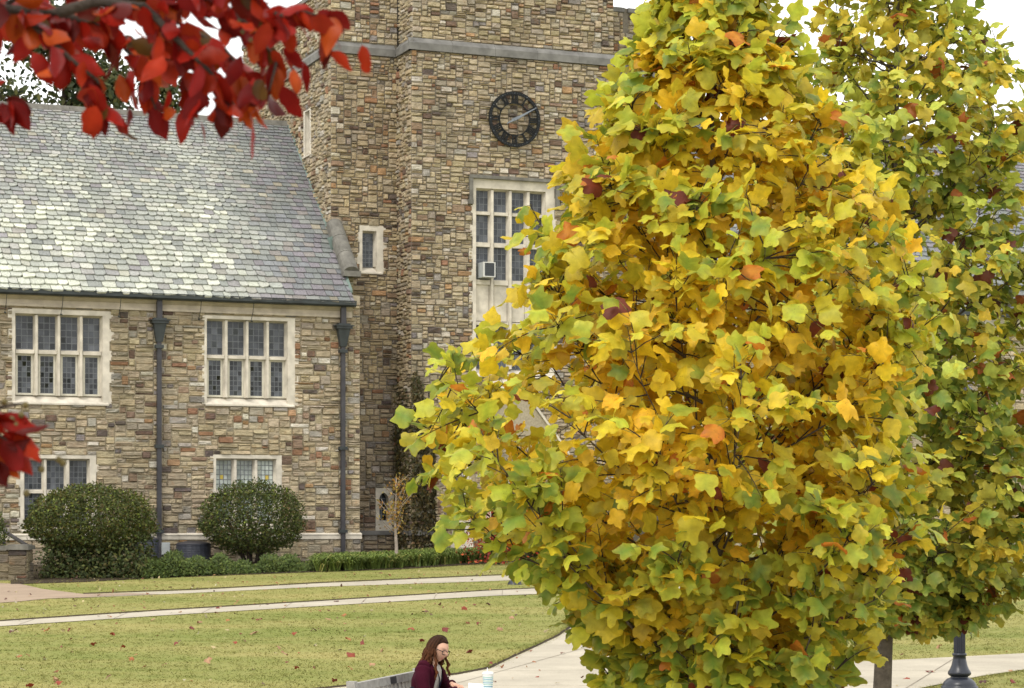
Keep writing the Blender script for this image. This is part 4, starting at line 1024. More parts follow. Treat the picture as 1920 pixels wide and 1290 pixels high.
    return n
def pal_gold(LP, rs, x0, Y, env, zmin, top):
    n = len(LP); r = np.hypot(LP[:, 0]-x0, LP[:, 1]-Y); e = np.array([max(.2, env(p[2], math.atan2(p[1]-Y, p[0]-x0))) for p in LP]); rel = np.clip(r/e, 0, 1.1)
    h = (LP[:, 2]-zmin)/(top-zmin)
    green = np.clip((rel-.60)*1.6+.05+rs.normal(0, .38, n)+.25*np.clip((x0-LP[:, 0]-.5)/1.2, 0, 1)+.30*np.sin(LP[:, 0]*4.3+LP[:, 2]*3.7+1)*np.sin(LP[:, 2]*2.9-LP[:, 1]*3)+np.clip(.34-h, 0, .34)*1.9+np.clip(h-.72, 0, .3)*.9, 0, 1)[:, None]
    yel = np.array([.79, .53, .027]); yg = np.array([.43, .495, .05]); gr = np.array([.17, .26, .035])
    g2 = rs.random((n, 1))
    gcol = np.where(g2 < .66-.62*np.clip(.38-h, 0, .38)[:, None]/.38, yg, gr)*rs.uniform(.82, 1.18, (n, 1))  # low leaves turn darker green, putting the lower crown's shade into leaf colour
    ycol = yel*rs.uniform(.78, 1.12, (n, 1))*np.stack([np.ones(n), rs.uniform(.85, 1.14, n), np.ones(n)], 1)
    c0 = ycol*(1-green)+gcol*green; c1 = c0*(1-.25)+ycol*.25*1.0
    sp = rs.random(n); o = sp < .016; c0[o] = np.array([.60, .25, .03]); c1[o] = np.array([.50, .15, .02]); b = sp > .99; c0[b] = np.array([.17, .035, .015]); c1[b] = np.array([.13, .03, .012])
    return c0, c1
def pal_green(LP, rs, x0, Y, env, zmin, top):
    n = len(LP); h = ((LP[:, 2]-zmin)/(top-zmin))
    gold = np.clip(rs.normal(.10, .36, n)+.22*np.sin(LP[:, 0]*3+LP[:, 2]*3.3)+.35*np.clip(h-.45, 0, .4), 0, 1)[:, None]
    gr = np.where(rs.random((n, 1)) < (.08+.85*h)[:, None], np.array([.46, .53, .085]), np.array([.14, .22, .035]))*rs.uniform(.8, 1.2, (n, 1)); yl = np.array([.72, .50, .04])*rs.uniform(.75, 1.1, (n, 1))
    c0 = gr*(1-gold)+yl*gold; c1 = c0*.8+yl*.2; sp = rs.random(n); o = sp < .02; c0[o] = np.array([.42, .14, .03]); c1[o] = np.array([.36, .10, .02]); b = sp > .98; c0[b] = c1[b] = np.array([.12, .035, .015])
    return c0, c1
PROF1 = [(-190, 20, 20), (-120, 45, 60), (-40, 70, 85), (0, 80, 105), (100, 115, 155), (200, 205, 225), (300, 255, 285), (400, 285, 345), (500, 325, 390), (600, 370, 415), (680, 490, 408), (780, 585, 395), (900, 555, 390), (1000, 490, 385), (1060, 345, 382), (1120, 275, 372), (1200, 232, 335), (1290, 205, 215), (1335, 120, 120)]
tulip_tree('young tulip tree turning golden yellow and green beside the bench', 12.5, 1327, 1345, PROF1, 1325, 125, .102, .055, pal_gold, M['tulip'], 7.4, .40, 11, 1.25, 950)
PROF2 = [(-330, 20, 20), (-230, 70, 70), (-100, 110, 100), (0, 150, 115), (90, 170, 165), (160, 200, 235), (260, 265, 250), (330, 275, 200), (420, 275, 215), (500, 265, 270), (600, 255, 285), (700, 260, 295), (900, 260, 305), (1000, 240, 290), (1090, 180, 255), (1145, 60, 190), (1170, 30, 100)]
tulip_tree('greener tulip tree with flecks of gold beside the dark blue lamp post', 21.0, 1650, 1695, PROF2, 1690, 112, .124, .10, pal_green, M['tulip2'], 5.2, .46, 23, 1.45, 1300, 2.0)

# ------------------------------------------------------------------ shrubs, hedge, lilies, ivy, sapling, far trees
def blob_leaves(n, fn, size, cols, rs, surf=.75):
    """fn(rs,n)-> points, outward"""
    p, o = fn(rs, n); nr = unit(o*.8+rs.normal(0, .6, (n, 3))+np.array([0, 0, .3])); md = unit(rs.normal(0, 1, (n, 3))+o*.5+np.array([0, 0, .1]))
    sz = size*rs.uniform(.6, 1.3, n); ci = rs.integers(0, len(cols), n); c = np.array(cols)[ci]*rs.uniform(.7, 1.25, (n, 1))
    return p, md, nr, sz, c
GREENS = [(.05, .072, .016), (.068, .09, .02), (.058, .08, .022), (.105, .115, .025), (.04, .056, .015), (.085, .07, .02)]
def clipped_bush(label, cpx, w, ytop, ybot, Y, seed, n, skirt=False, tint=(1, 1, 1)):
    rs = np.random.default_rng(seed); ppm = FPX/Y; c = P(cpx, (ytop+ybot)/2, Y); rx = w/2/ppm; zt = P(cpx, ytop, Y).z; g = gz(Y); zb = P(cpx, ybot, Y).z
    t = thing('clipped_bush', (c.x, Y, g), label, 'bush', 'clipped evergreen bushes along the wing')
    mb = MB()
    for k in range(7):
        an = k*.9; b = (c.x+.15*math.cos(an), Y+.15*math.sin(an), g-.1); e = (c.x+rx*.6*math.cos(an), Y+rx*.5*math.sin(an), g+(zt-g)*.62)
        mb.tube(bez(b, ((b[0]+e[0])/2*.6+c.x*.4, (b[1]+e[1])/2*.6+Y*.4, g+.5), e, 6), [.06, .05, .045, .035, .025, .015], 6)
    mb.build('stems', M['barkd'], t, True)
    zc = zb+(zt-zb)*.45
    def fn(rs, n):
        d = unit(rs.normal(0, 1, (n, 3))); lump = 1+.035*np.sin(d[:, 0]*7+seed)*np.cos(d[:, 2]*6+seed)+.03*np.sin(d[:, 0]*17+d[:, 2]*13)+.03*np.sin(d[:, 1]*14); rad = (1-np.abs(rs.normal(0, .16, n)))*lump+np.where(rs.random(n) < .06, rs.uniform(0, .09, n), 0)
        hz = np.where(d[:, 2] > 0, zt-zc, zc-zb); sq = np.abs(d)**.8*np.sign(d); sq = sq/np.linalg.norm(sq, axis=1, keepdims=True)**.6
        p = np.stack([c.x+d[:, 0]*rx*rad, Y+d[:, 1]*rx*.85*rad, zc+d[:, 2]*hz*rad], 1); return p, d
    p, md, nr, sz, col = blob_leaves(n, fn, .075, GREENS, rs); col = col*np.array(tint)
    pt = rs.random(len(col)) < .05; col[pt] = np.array([.17, .21, .035])*rs.uniform(.7, 1.3, (pt.sum(), 1))
    V, F, C = leaf_mesh(DIA, p, md, nr, sz, col, col*1.15, .1, .1, .0)
    emit_leaves(V, F, C, np.zeros(n), M['green'], t, 'leaf', 'foliage', 0, False)
clipped_bush('wide dark clipped bush beside the stone pier', 170, 246, 908, 1040, 52.0, 5, 21000, tint=(1.0, .95, .8))
clipped_bush('round clipped bush on short trunks under the ground floor window', 472, 200, 900, 1040, 57.2, 6, 16000)
clipped_bush('dark bush edge left of the stone pier', -70, 170, 940, 1050, 51.0, 8, 5000)
def skirt():
    rs = np.random.default_rng(31)
    t = thing('understory_shrub', (G(150, 1080).x, 51.6, gz(51.6)), 'dark sprawling growth beneath the wide bush', 'bush')
    n = 7000; x0, x1 = P(85, 0, 51.6).x, P(285, 0, 51.6).x
    p = np.stack([rs.uniform(x0, x1, n), 51.6+rs.normal(0, .45, n), gz(51.6)+np.abs(rs.normal(0, .5, n))*.9], 1); p[:, 2] = np.minimum(p[:, 2], gz(51.6)+1.3)
    o = unit(np.stack([rs.normal(0, 1, n), -np.ones(n), rs.uniform(0, 1, n)], 1)); md = unit(rs.normal(0, 1, (n, 3))); c = np.array(GREENS)[rs.integers(0, 6, n)]*rs.uniform(.5, 1.1, (n, 1))
    V, F, C = leaf_mesh(DIA, p, md, o, .09*rs.uniform(.6, 1.3, n), c, c, .1, .1, 0); emit_leaves(V, F, C, np.zeros(n), M['green'], t, 'leaf', 'foliage', 0, False)
    mb = MB()
    for k in range(16): x = rs.uniform(x0, x1); mb.tube([(x, 51.6, gz(51.6)-.05), (x+rs.normal(0, .1), 51.5, gz(51.6)+.4), (x+rs.normal(0, .3), 51.4, gz(51.6)+.8)], [.02, .015, .006], 5)
    mb.build('stems', M['barkd'], t)
skirt()
def bed(name, pts, label):
    V = [(p[0], p[1], gz(p[1])+.012) for p in pts]; mkobj(name, V, [tuple(range(len(V)))], M['soil'], kind='structure', label=label)
bed('planting_bed', [G(20, 1096), G(150, 1092), G(300, 1084), G(590, 1073), G(750, 1068), G(960, 1054), G(1100, 1047), G(1100, 1020), G(20, 1045)], 'dark soil of the planting bed along the walls')
def hedge():
    rs = np.random.default_rng(12); n = 16000; t = rs.random(n); lo = [G(265, 1086), G(430, 1078), G(600, 1071)]
    x = np.interp(t, [0, .5, 1], [q.x for q in lo]); y = np.interp(t, [0, .5, 1], [q.y for q in lo])+rs.uniform(.0, 1.6, n)
    top = .26+.10*np.sin(t*19)+.09*np.sin(t*47+1)+.22*np.exp(-((t-.2)/.12)**2); z = gz(50)+0*t; z = SL*(y-19)+top*np.sqrt(rs.random(n))*np.clip((y-np.interp(t, [0, .5, 1], [q.y for q in lo]))*3+.25, .2, 1)
    p = np.stack([x, y, z], 1); o = unit(np.stack([rs.normal(0, .5, n), -.6+0*x, .8+0*x], 1)); md = unit(rs.normal(0, 1, (n, 3))+np.array([0, -.3, .3]))
    c = np.array([(.07, .105, .024), (.09, .13, .028), (.055, .08, .02), (.12, .15, .035)])[rs.integers(0, 4, n)]*rs.uniform(.7, 1.25, (n, 1))
    V, F, C = leaf_mesh(DIA, p, md, o, .085*rs.uniform(.6, 1.3, n), c, c*1.1, .1, .1, 0)
    emit_leaves(V, F, C, np.zeros(n), M['green'], None, '', 'ground_cover', 0, False)
    bpy.data.objects['ground_cover']['label'] = 'low glossy green shrubs edging the lawn'
hedge()
def lilies():
    rs = np.random.default_rng(14); n = 11000
    lo = [(590, 1074), (750, 1066), (950, 1053), (1060, 1046)]; lp = [G(*q) for q in lo]
    nc = 420; tc_ = rs.random(nc); cxs = np.interp(tc_, [0, .34, .77, 1], [q.x for q in lp]); cys = np.interp(tc_, [0, .34, .77, 1], [q.y for q in lp])+rs.random(nc)*2.4+.2
    k = rs.integers(0, nc, n); an = rs.uniform(0, math.tau, n); L = rs.uniform(.24, .5, n); w = .018
    bx = cxs[k]+rs.normal(0, .05, n); by = cys[k]+rs.normal(0, .05, n); z = SL*(by-19); d = np.stack([np.cos(an), np.sin(an)], 1); sd = np.stack([-d[:, 1], d[:, 0]], 1)
    V = np.empty((n, 7, 3))
    for i, (f, hgt, ww) in enumerate(((0, 0, 1), (.35, .72, 1.0), (.72, .86, .8))):
        cx_ = bx+d[:, 0]*L*f*.8; cy_ = by+d[:, 1]*L*f*.8; zz = z+L*hgt*.9
        V[:, 2*i] = np.stack([cx_-sd[:, 0]*w*ww, cy_-sd[:, 1]*w*ww, zz], 1); V[:, 2*i+1] = np.stack([cx_+sd[:, 0]*w*ww, cy_+sd[:, 1]*w*ww, zz], 1)
    V[:, 6] = np.stack([bx+d[:, 0]*L*.95, by+d[:, 1]*L*.95, z+L*.62], 1)
    F = np.array([(0, 1, 3), (0, 3, 2), (2, 3, 5), (2, 5, 4), (4, 5, 6)]); c = np.array([(.13, .185, .04), (.18, .235, .05), (.09, .13, .03), (.32, .30, .09)])[rs.choice(4, n, p=[.35, .35, .22, .08])]*rs.uniform(.75, 1.25, (n, 1))
    FF = (F[None]+(np.arange(n)*7)[:, None, None]).reshape(-1, 3)
    mkobj('lily_border', V.reshape(-1, 3), FF, M['green'], None, np.repeat(c, 7, 0), kind='stuff', label='strappy green lily leaves massed along the tower foot')
lilies()
def ivy():
    rs = np.random.default_rng(17); n = 15000; pl = BAYL; a0, a1 = TB0-.02, pl.px(905, 850)[0]; f = rs.random(n)
    a = a0+(a1-a0)*rs.random(n); ztop = 5.9-1.0*((a-a0)/(a1-a0))+.45*np.sin(a*4)+.3*np.sin(a*9+1); z = .9+(ztop-.9)*rs.random(n)**.8
    d = np.abs(rs.normal(.06, .06, n)); p = pl.pt(a, z, d); nn = np.append(pl.n, 0); o = unit(nn+rs.normal(0, .5, (n, 3))); md = unit(rs.normal(0, .6, (n, 3))+np.array([0, 0, -.9]))
    side = rs.random(n) < .16; ss = rs.uniform(TS_BAY, TS_BODY, n); psd = sidep(TB0); p[side] = psd.pt(ss, z, d)[side]
    c = np.array([(.055, .06, .02), (.075, .065, .025), (.10, .075, .03), (.05, .045, .02), (.12, .09, .03)])[rs.integers(0, 5, n)]*rs.uniform(.7, 1.2, (n, 1))
    t = thing('ivy', pl.pt((a0+a1)/2, 1.0, .1), 'dark brownish ivy climbing the foot of the tower', 'ivy')
    V, F, C = leaf_mesh(DIA, p, md, o, .10*rs.uniform(.6, 1.3, n), c, c, .1, .1, 0); emit_leaves(V, F, C, np.zeros(n), M['ivy'], t, 'leaf', 'foliage', 0, False)
    mb = MB()
    for k in range(9):
        x = rs.uniform(a0, a1); mb.tube([pl.pt(x+.1*math.sin(q+k), .8+q*.6, .035) for q in range(7)], [.02-.002*q for q in range(7)], 5)
    mb.build('stems', M['barkd'], t)
ivy()
def sapling():
    rs = np.random.default_rng(19); b = G(742, 1063); Y = b.y; top = P(738, 893, Y).z; t = thing('sapling', b, 'thin sapling with sparse small orange yellow leaves', 'tree')
    mb = MB(); mb.tube([(b.x+.02*math.sin(k), Y, b.z+(top-b.z)*k/9) for k in range(10)], [.055-.0052*k for k in range(10)], 7); tr = mb.build('trunk', M['barkp'], t, True)
    P_ = []; br = MB()
    for k in range(26):
        z = b.z+(top-b.z)*rs.uniform(.36, .93); az = rs.uniform(0, 6.28); L = rs.uniform(.35, .8)*(1.15-(z-b.z)/(top-b.z)*.6); e = np.array([b.x+L*math.cos(az)*.9, Y+L*math.sin(az), z+L*.9]); e[2] = min(e[2], top+.05)
        pth = bez((b.x, Y, z), ((b.x+e[0])/2, (Y+e[1])/2, z+.25*L), e, 5); br.tube(pth, [.012, .01, .008, .006, .003], 4)
        for _ in range(26): f = rs.uniform(.25, 1); i = min(int(f*4), 3); P_.append(np.array(pth[i])+rs.normal(0, .07, 3))
    br.build('branches', M['barkp'], tr)
    p = np.array(P_); n = len(p); c = np.array([(.42, .26, .03), (.36, .17, .03), (.30, .24, .05), (.22, .12, .03)])[rs.integers(0, 4, n)]*rs.uniform(.7, 1.2, (n, 1))
    V, F, C = leaf_mesh(DIA, p, unit(rs.normal(0, 1, (n, 3))), unit(rs.normal(0, 1, (n, 3))), .075*rs.uniform(.6, 1.2, n), c, c, .1, .1, 0); emit_leaves(V, F, C, np.zeros(n), M['dry'], t, 'leaf', 'crown', 0, False)
    V = [(b.x+.55*math.cos(a)*(1+.1*math.sin(3*a)), Y+.55*math.sin(a), gz(Y+.55*math.sin(a))+.03) for a in np.linspace(0, math.tau, 20)[:-1]]
    mkobj('mulch_ring', V, [tuple(range(19))], M['soil'], kind='structure', label='dark mulch circle around the sapling')
sapling()
def red_shrub():
    rs = np.random.default_rng(20); b = P(935, 1050, 57.5); b = Vector((b.x, 57.5, gz(57.5))); t = thing('red_shrub', b, 'small shrub with red autumn leaves by the porch', 'bush')
    n = 2200; p = np.array(b)+rs.normal(0, 1, (n, 3))*np.array([.42, .35, .35])+np.array([0, 0, .75]); p[:, 2] = np.maximum(p[:, 2], b.z+.1)
    c = np.array([(.32, .04, .02), (.42, .08, .02), (.22, .03, .02)])[rs.integers(0, 3, n)]*rs.uniform(.7, 1.2, (n, 1))
    V, F, C = leaf_mesh(DIA, p, unit(rs.normal(0, 1, (n, 3))), unit(rs.normal(0, 1, (n, 3))), .09*rs.uniform(.6, 1.2, n), c, c, .1, .1, 0); emit_leaves(V, F, C, np.zeros(n), M['dry'], t, 'leaf', 'foliage', 0, False)
    mb = MB()
    for k in range(8): mb.tube([b, (b.x+rs.normal(0, .2), b.y, b.z+.5), (b.x+rs.normal(0, .4), b.y+rs.normal(0, .3), b.z+1.0)], [.02, .015, .006], 5)
    mb.build('stems', M['barkd'], t)
red_shrub()
def far_tree(label, px, Y, pytop, rpx, seed, n, trunk=True, blobs=18, cols=None, leaf=.32):
    rs = np.random.default_rng(seed); b = Vector(((px-CX)/FPX*Y, Y, gz(Y))); ppm = FPX/Y; top = HC+(HOR-pytop)/ppm; rad = rpx/ppm
    t = thing('background_tree', b, label, 'tree'); mb = MB(); H = top-b.z
    mb.tube([(b.x+.15*math.sin(k*.8), Y, b.z-.2+H*.95*k/9) for k in range(10)], [.42*(1-.09*k) for k in range(10)], 8); P_ = []; O_ = []
    tr = mb.build('trunk', M['barkd'], t, True); br = MB()
    for k in range(blobs):
        az = rs.uniform(0, 6.28); z = b.z+H*(.45+.55*(k+.5)/blobs); f = (z-b.z)/H; rr = rad*rs.uniform(.35, .95)*(1.0 if f < .75 else (1-f)*3.2+.25)
        e = np.array([b.x+rr*math.cos(az), Y+rr*math.sin(az), z]); s = np.array([b.x, Y, z-rr*.45-.3]); br.tube(bez(s, (s+e)/2+np.array([0, 0, .3]), e, 6), [.13, .11, .09, .07, .05, .02], 6)
        m = n//blobs; q = rs.normal(0, 1, (m, 3))*np.array([rad*.22, rad*.22, rad*.15]); P_.append(e+q); O_.append(unit(q))
    br.build('branches', M['barkd'], tr, True)
    p = np.vstack(P_); o = np.vstack(O_); m = len(p); c = np.array(cols or [(.045, .06, .02), (.06, .075, .025), (.03, .045, .02), (.10, .10, .03)])[rs.integers(0, 4, m)]*rs.uniform(.6, 1.25, (m, 1))
    V, F, C = leaf_mesh(DIA, p, unit(rs.normal(0, 1, (m, 3))+np.array([0, 0, -.3])), unit(o+rs.normal(0, .6, (m, 3))), leaf*rs.uniform(.6, 1.3, m), c, c*1.1, .1, .1, 0); emit_leaves(V, F, C, np.zeros(m), M['green'], t, 'leaf', 'crown', 0, False)
far_tree('tall dark tree with bare forked limbs behind the slate ridge', 120, 88, 20, 150, 41, 12000, blobs=26)
far_tree('dark evergreen behind the left end of the slate roof', -60, 92, 60, 150, 42, 6000)
far_tree('smaller green tree peeping over the slate ridge', 315, 96, 120, 75, 43, 4500, blobs=14, cols=[(.06, .08, .03), (.08, .10, .035), (.04, .06, .02), (.12, .12, .04)])

# ------------------------------------------------------------------ foreground red branch
def crape_myrtle():
    rs = np.random.default_rng(51); Y0 = 3.7; b = np.array([-1.75, 3.9, gz(3.9)])
    t = thing('crape_myrtle', b, 'red leaved tree reaching in over the lawn with hanging seed pods', 'tree')
    def q(px, py, Y=Y0): return np.array(P(px, py, Y))
    top = q(-300, -150); mb = MB(); mb.tube(bez(b-np.array([0, 0, .1]), b+np.array([-.15, 0, 1.6]), top, 10), [.055-.0035*k for k in range(10)], 8); tr = mb.build('trunk', M['barkp'], t, True)
    mb = MB(); low = q(-120, 700); mb.tube(bez(b+np.array([-.03, 0, 1.0]), b+np.array([.2, 0, 2.2]), low, 8), [.03-.0025*k for k in range(8)], 6); mb.build('branch', M['barkd'], tr, True)
    T = [([(-300, -150), (-120, -40), (0, 14), (36, 22), (91, 73), (135, 113), (182, 150), (215, 235)], 3.65), ([(-120, -40), (0, 16), (110, 24), (200, 55), (262, 120), (292, 205)], 3.8),
         ([(110, 24), (175, 4), (270, 12), (346, 88), (394, 135), (445, 205)], 3.6), ([(175, 4), (290, -14), (400, -4), (470, 50), (520, 110), (505, 170)], 3.7),
         ([(290, -14), (420, -30), (500, 20), (529, 29), (573, 22), (615, 35), (635, 60)], 3.55), ([(-120, 100), (-60, 160), (0, 180), (20, 195)], 3.75), ([(200, 55), (310, 110), (372, 150), (360, 190)], 3.9),
         ([(0, 14), (60, -20), (160, -40), (300, -60), (420, -50)], 3.9), ([(-120, -40), (-20, 10), (60, 40), (120, 60)], 4.0), ([(270, 12), (330, 40), (420, 90), (470, 150), (480, 210)], 3.85),
         ([(-180, 710), (-90, 770), (-30, 800), (8, 822), (26, 836)], 3.6), ([(-90, 770), (-50, 820), (-25, 845), (-8, 862)], 3.7), ([(-90, 770), (-20, 768), (20, 760), (45, 755)], 3.62)]
    LP, LD, LN, LT = [], [], [], []
    for ti, (pts, Y) in enumerate(T):
        path = [q(x, y, Y+rs.normal(0, .03)) for x, y in pts]; m = len(path); r0 = .010 if ti < 4 else .0055
        b_ = MB(); b_.tube(path, [max(.0012, r0*(1-.85*i/(m-1))) for i in range(m)], 6); b_.build('branch', M['barkd'], tr, True)
        if ti == 12: continue
        seg = np.cumsum([0]+[np.linalg.norm(path[i+1]-path[i]) for i in range(m-1)]); nlv = int(seg[-1]/.0082); 
        if ti >= 10: nlv = int(seg[-1]/.0042)
        for k in range(nlv):
            d = seg[-1]*(.12+.88*(k+rs.random())/nlv); i = min(np.searchsorted(seg, d)-1, m-2); f = (d-seg[i])/(seg[i+1]-seg[i]+1e-9); p = path[i]+(path[i+1]-path[i])*f; dr = unit(path[i+1]-path[i])
            # short side twigs spread the leaves
            sidev = rs.normal(0, 1, 3)*np.array([1, .9, .55]); off = unit(sidev)*abs(rs.normal(0, .028)); base = p+off
            dirn = unit(off*8+dr*.5+np.array([0, -.1, -.55])+rs.normal(0, .45, 3))
            if ti >= 10: dirn = unit(dr*.4+np.array([.3, -.1, -.5])+rs.normal(0, .45, 3))
            LP.append(base); LT.append(p); LD.append(dirn); LN.append(unit(np.array([0, -.75, .4])+rs.normal(0, .55, 3)))
    LP, LD, LN, LT = map(np.array, (LP, LD, LN, LT)); n = len(LP); pal = np.array([(.24, .011, .005), (.30, .024, .006), (.16, .007, .005), (.33, .052, .007), (.09, .007, .004), (.09, .045, .010)])
    ci = rs.choice(6, n, p=[.31, .27, .18, .10, .10, .04]); c0 = pal[ci]*rs.uniform(.75, 1.15, (n, 1)); c1 = c0*np.array([.9, .75, .9])
    size = rs.uniform(.040, .068, n); V, F, C = leaf_mesh(OVAL, LP, LD, LN, size, c0, c1, .35, .22, .03, None)
    px, py = scr(LP); inf = (px > -30) & (px < 700) & (py > -40) & (py < 960); emit_leaves(V, F, C, np.where(inf, size*np.abs(LN[:, 1])/LP[:, 1], -1), M['red'], t, 'leaf', 'crown', 300)
    for (x, y) in ((8, 754), (48, 760), (22, 787), (40, 778), (30, 797), (118, 868), (110, 862), (78, 880), (50, 925), (455, 60), (462, 48), (470, 75), (448, 40)):
        c = q(x, y, 3.6); mb = MB(); r = .0055 if x < 200 else .0035
        mb.lathe([(r*.3, -r), (r*.85, -r*.5), (r, 0), (r*.8, r*.6), (r*.25, r*1.1)], c[0], c[1], c[2], 8, (.13, .10, .03)); o = mb.build('seed_pod', M['dry'], t, True)
crape_myrtle()

# ------------------------------------------------------------------ lamps and ground furniture
def lamp_post(x, y, sc, label):
    g = gz(y); t = thing('lamp_post', (x, y, g), label, 'lamp post', 'dark blue fluted lamp posts')
    def S(pr): return [(r*sc, z*sc) for r, z in pr]
    mb = MB(); mb.lathe(S([(.225, -.05), (.225, .03), (.205, .035), (.205, .05), (.19, .08), (.15, .12), (.11, .135), (.105, .15), (.125, .16), (.143, .18), (.138, .205), (.115, .24), (.095, .29), (.08, .36), (.076, .40), (.088, .405), (.088, .43), (.074, .435)]), x, y, g, 28); mb.build('base', M['navy'], t, True)
    mb = MB(); mb.lathe(S([(.072, .43), (.072, .6), (.066, 1.6), (.058, 2.7), (.056, 2.9)]), x, y, g, 32, None, (0, 4)); mb.build('shaft', M['navy'], t)
    mb = MB(); mb.lathe(S([(.06, 2.9), (.10, 2.95), (.10, 3.0), (.06, 3.03), (.11, 3.08), (.13, 3.12)]), x, y, g, 20); mb.build('collar', M['navy'], t, True)
    mb = MB(); mb.lathe(S([(.11, 3.12), (.18, 3.3), (.19, 3.45), (.15, 3.6)]), x, y, g, 20); mb.build('globe', M['white'], t, True)
    mb = MB(); mb.lathe(S([(.19, 3.6), (.15, 3.68), (.06, 3.76), (.03, 3.84), (.035, 3.87), (.005, 3.93)]), x, y, g, 20); mb.build('cap', M['navy'], t, True)
p = G(1799, 1291); lamp_post(p.x, p.y, 1.0, 'dark blue fluted lamp post on the grass strip under the greener tree')
p = G(965, 1096); lamp_post(p.x, p.y, .72, 'slim dark lamp post between the two lawn paths')
def condenser(px, Y, w, h, label):
    x = (px-CX)/FPX*Y; g = gz(Y); t = thing('condenser_unit', (x, Y, g), label, 'air conditioner', 'condenser units by the wall'); r = w/2
    mb = MB(); prof = []; n = 24
    mb.lathe([(r, 0), (r, .02), (r*.97, .03), (r*.97, h-.03), (r, h-.02), (r, h)], x, Y, g+.08, n); mb.build('case', M['acdark'], t)
    mb = MB(); mb.lathe([(r*1.0, 0), (r*.92, .03), (r*.45, .08), (r*.12, .09)], x, Y, g+.08+h, n); mb.build('fan_guard', M['acpale'] if False else M['pipe'], t, True)
    for k in range(9):
        z = g+.14+(h-.1)*k/8; mb = MB(); mb.lathe([(r*.985, -.008), (r*.995, 0), (r*.985, .008)], x, Y, z, n); mb.build('louvre', M['acdark'], t)
    mb = MB(); mb.box(x-r-.08, x+r+.08, Y-r-.08, Y+r+.08, g-.05, g+.08); mb.build('pad', M['conc'], t)
condenser(363, 57.5, .92, .46, 'dark round condenser unit between the clipped bushes')
condenser(276, 56.5, .62, .62, 'dark condenser unit half hidden by the wide bush')
def boxes():
    pl = front(-.13)
    for (x0, x1, y0, y1, lab) in ((302, 317, 1017, 1040, 'pale grey electrical box under the base course by the downpipe'), (362, 378, 1015, 1030, 'pale electrical box above the round condenser')):
        a0, z1 = pl.px(x0, y0); a1, z0 = pl.px(x1, y1); t = thing('electrical_box', pl.pt((a0+a1)/2, z0, 0), lab, 'electrical box')
        mb = MB(); mb.pbox(pl, a0, a1, z0, z1, -.06, .12); mb.build('case', M['acpale'], t); mb = MB(); mb.pbox(pl, a0+.015, a1-.015, z0+.02, z1-.03, .12, .132); mb.build('cover', M['acpale'], t)
        mb = MB(); mb.tube([pl.pt(a0+.06, z0+.02, .02), pl.pt(a0+.06, .9, .02)], .025, 8); mb.pbox(pl, a1-.1, a1-.02, z0-.14, z0, -.02, .08); mb.build('conduit', M['pipe'], t)
boxes()
def pier():
    Y = 50.2; x0, x1 = P(15, 0, Y).x, P(50, 0, Y).x; g = gz(Y); zt = P(0, 1021, Y).z; t = thing('stone_pier', ((x0+x1)/2, Y, g), 'squat dark stone pier with flat cap at the path end', 'pier')
    c = MB(); c.box(x0+.01, x1-.01, Y+.01, Y+.6, g-.3, zt-.12); w = c.build('core', M['mortar'], t)
    pf = Plane((0, Y), (1, 0), (0, -1)); pcs = []; pr_ = Plane((x1, Y), (0, 1), (1, 0))
    for r in pack(x0, x1, g-.1, zt-.12, [], .06, .07): pcs.append(stone_piece(pf, r, stone_col(.2)*.45, .03))
    for r in pack(0, .6, g-.1, zt-.12, [], .06, .07): pcs.append(stone_piece(pr_, r, stone_col(.2)*.45, .03))
    emit(pcs, 'stone', 'rubble_stones', M['stone'], w, 300)
    c = MB(); c.box(x0-.05, x1+.05, Y-.06, Y+.66, zt-.12, zt-.02); c.box(x0, x1, Y, Y+.6, zt-.02, zt); c.build('cap', M['coping'], t)
    t = thing('low_wall', (P(-60, 0, Y).x, Y+.3, g), 'low dark stone wall running left from the pier', 'wall'); xa = P(-300, 0, Y).x
    c = MB(); c.box(xa, x0, Y+.16, Y+.5, g-.3, zt-.14); w = c.build('core', M['mortar'], t); pcs = []
    for r in pack(xa, x0, g-.1, zt-.15, [], .06, .07): pcs.append(stone_piece(Plane((0, Y+.15), (1, 0), (0, -1)), r, stone_col(.2)*.5, .03))
    emit(pcs, 'stone', 'rubble_stones', M['stone'], w, 300); c = MB(); c.box(xa, x0-.06, Y+.1, Y+.55, zt-.14, zt-.03); c.build('coping', M['coping'], t)
    h = thing('handrail', (x1, Y+1.6, g), 'dark sloping stair rail behind the stone pier', 'handrail'); c = MB()
    c.tube([P(8, 996, 54), P(30, 1010, 53), P(52, 1024, 52)], .05, 6); c.tube([P(8, 996, 54), P(8, 1075, 54)], .03, 6); c.tube([P(52, 1024, 52), P(52, 1085, 52)], .03, 6); c.build('rail', M['pipe'], h)
pier()

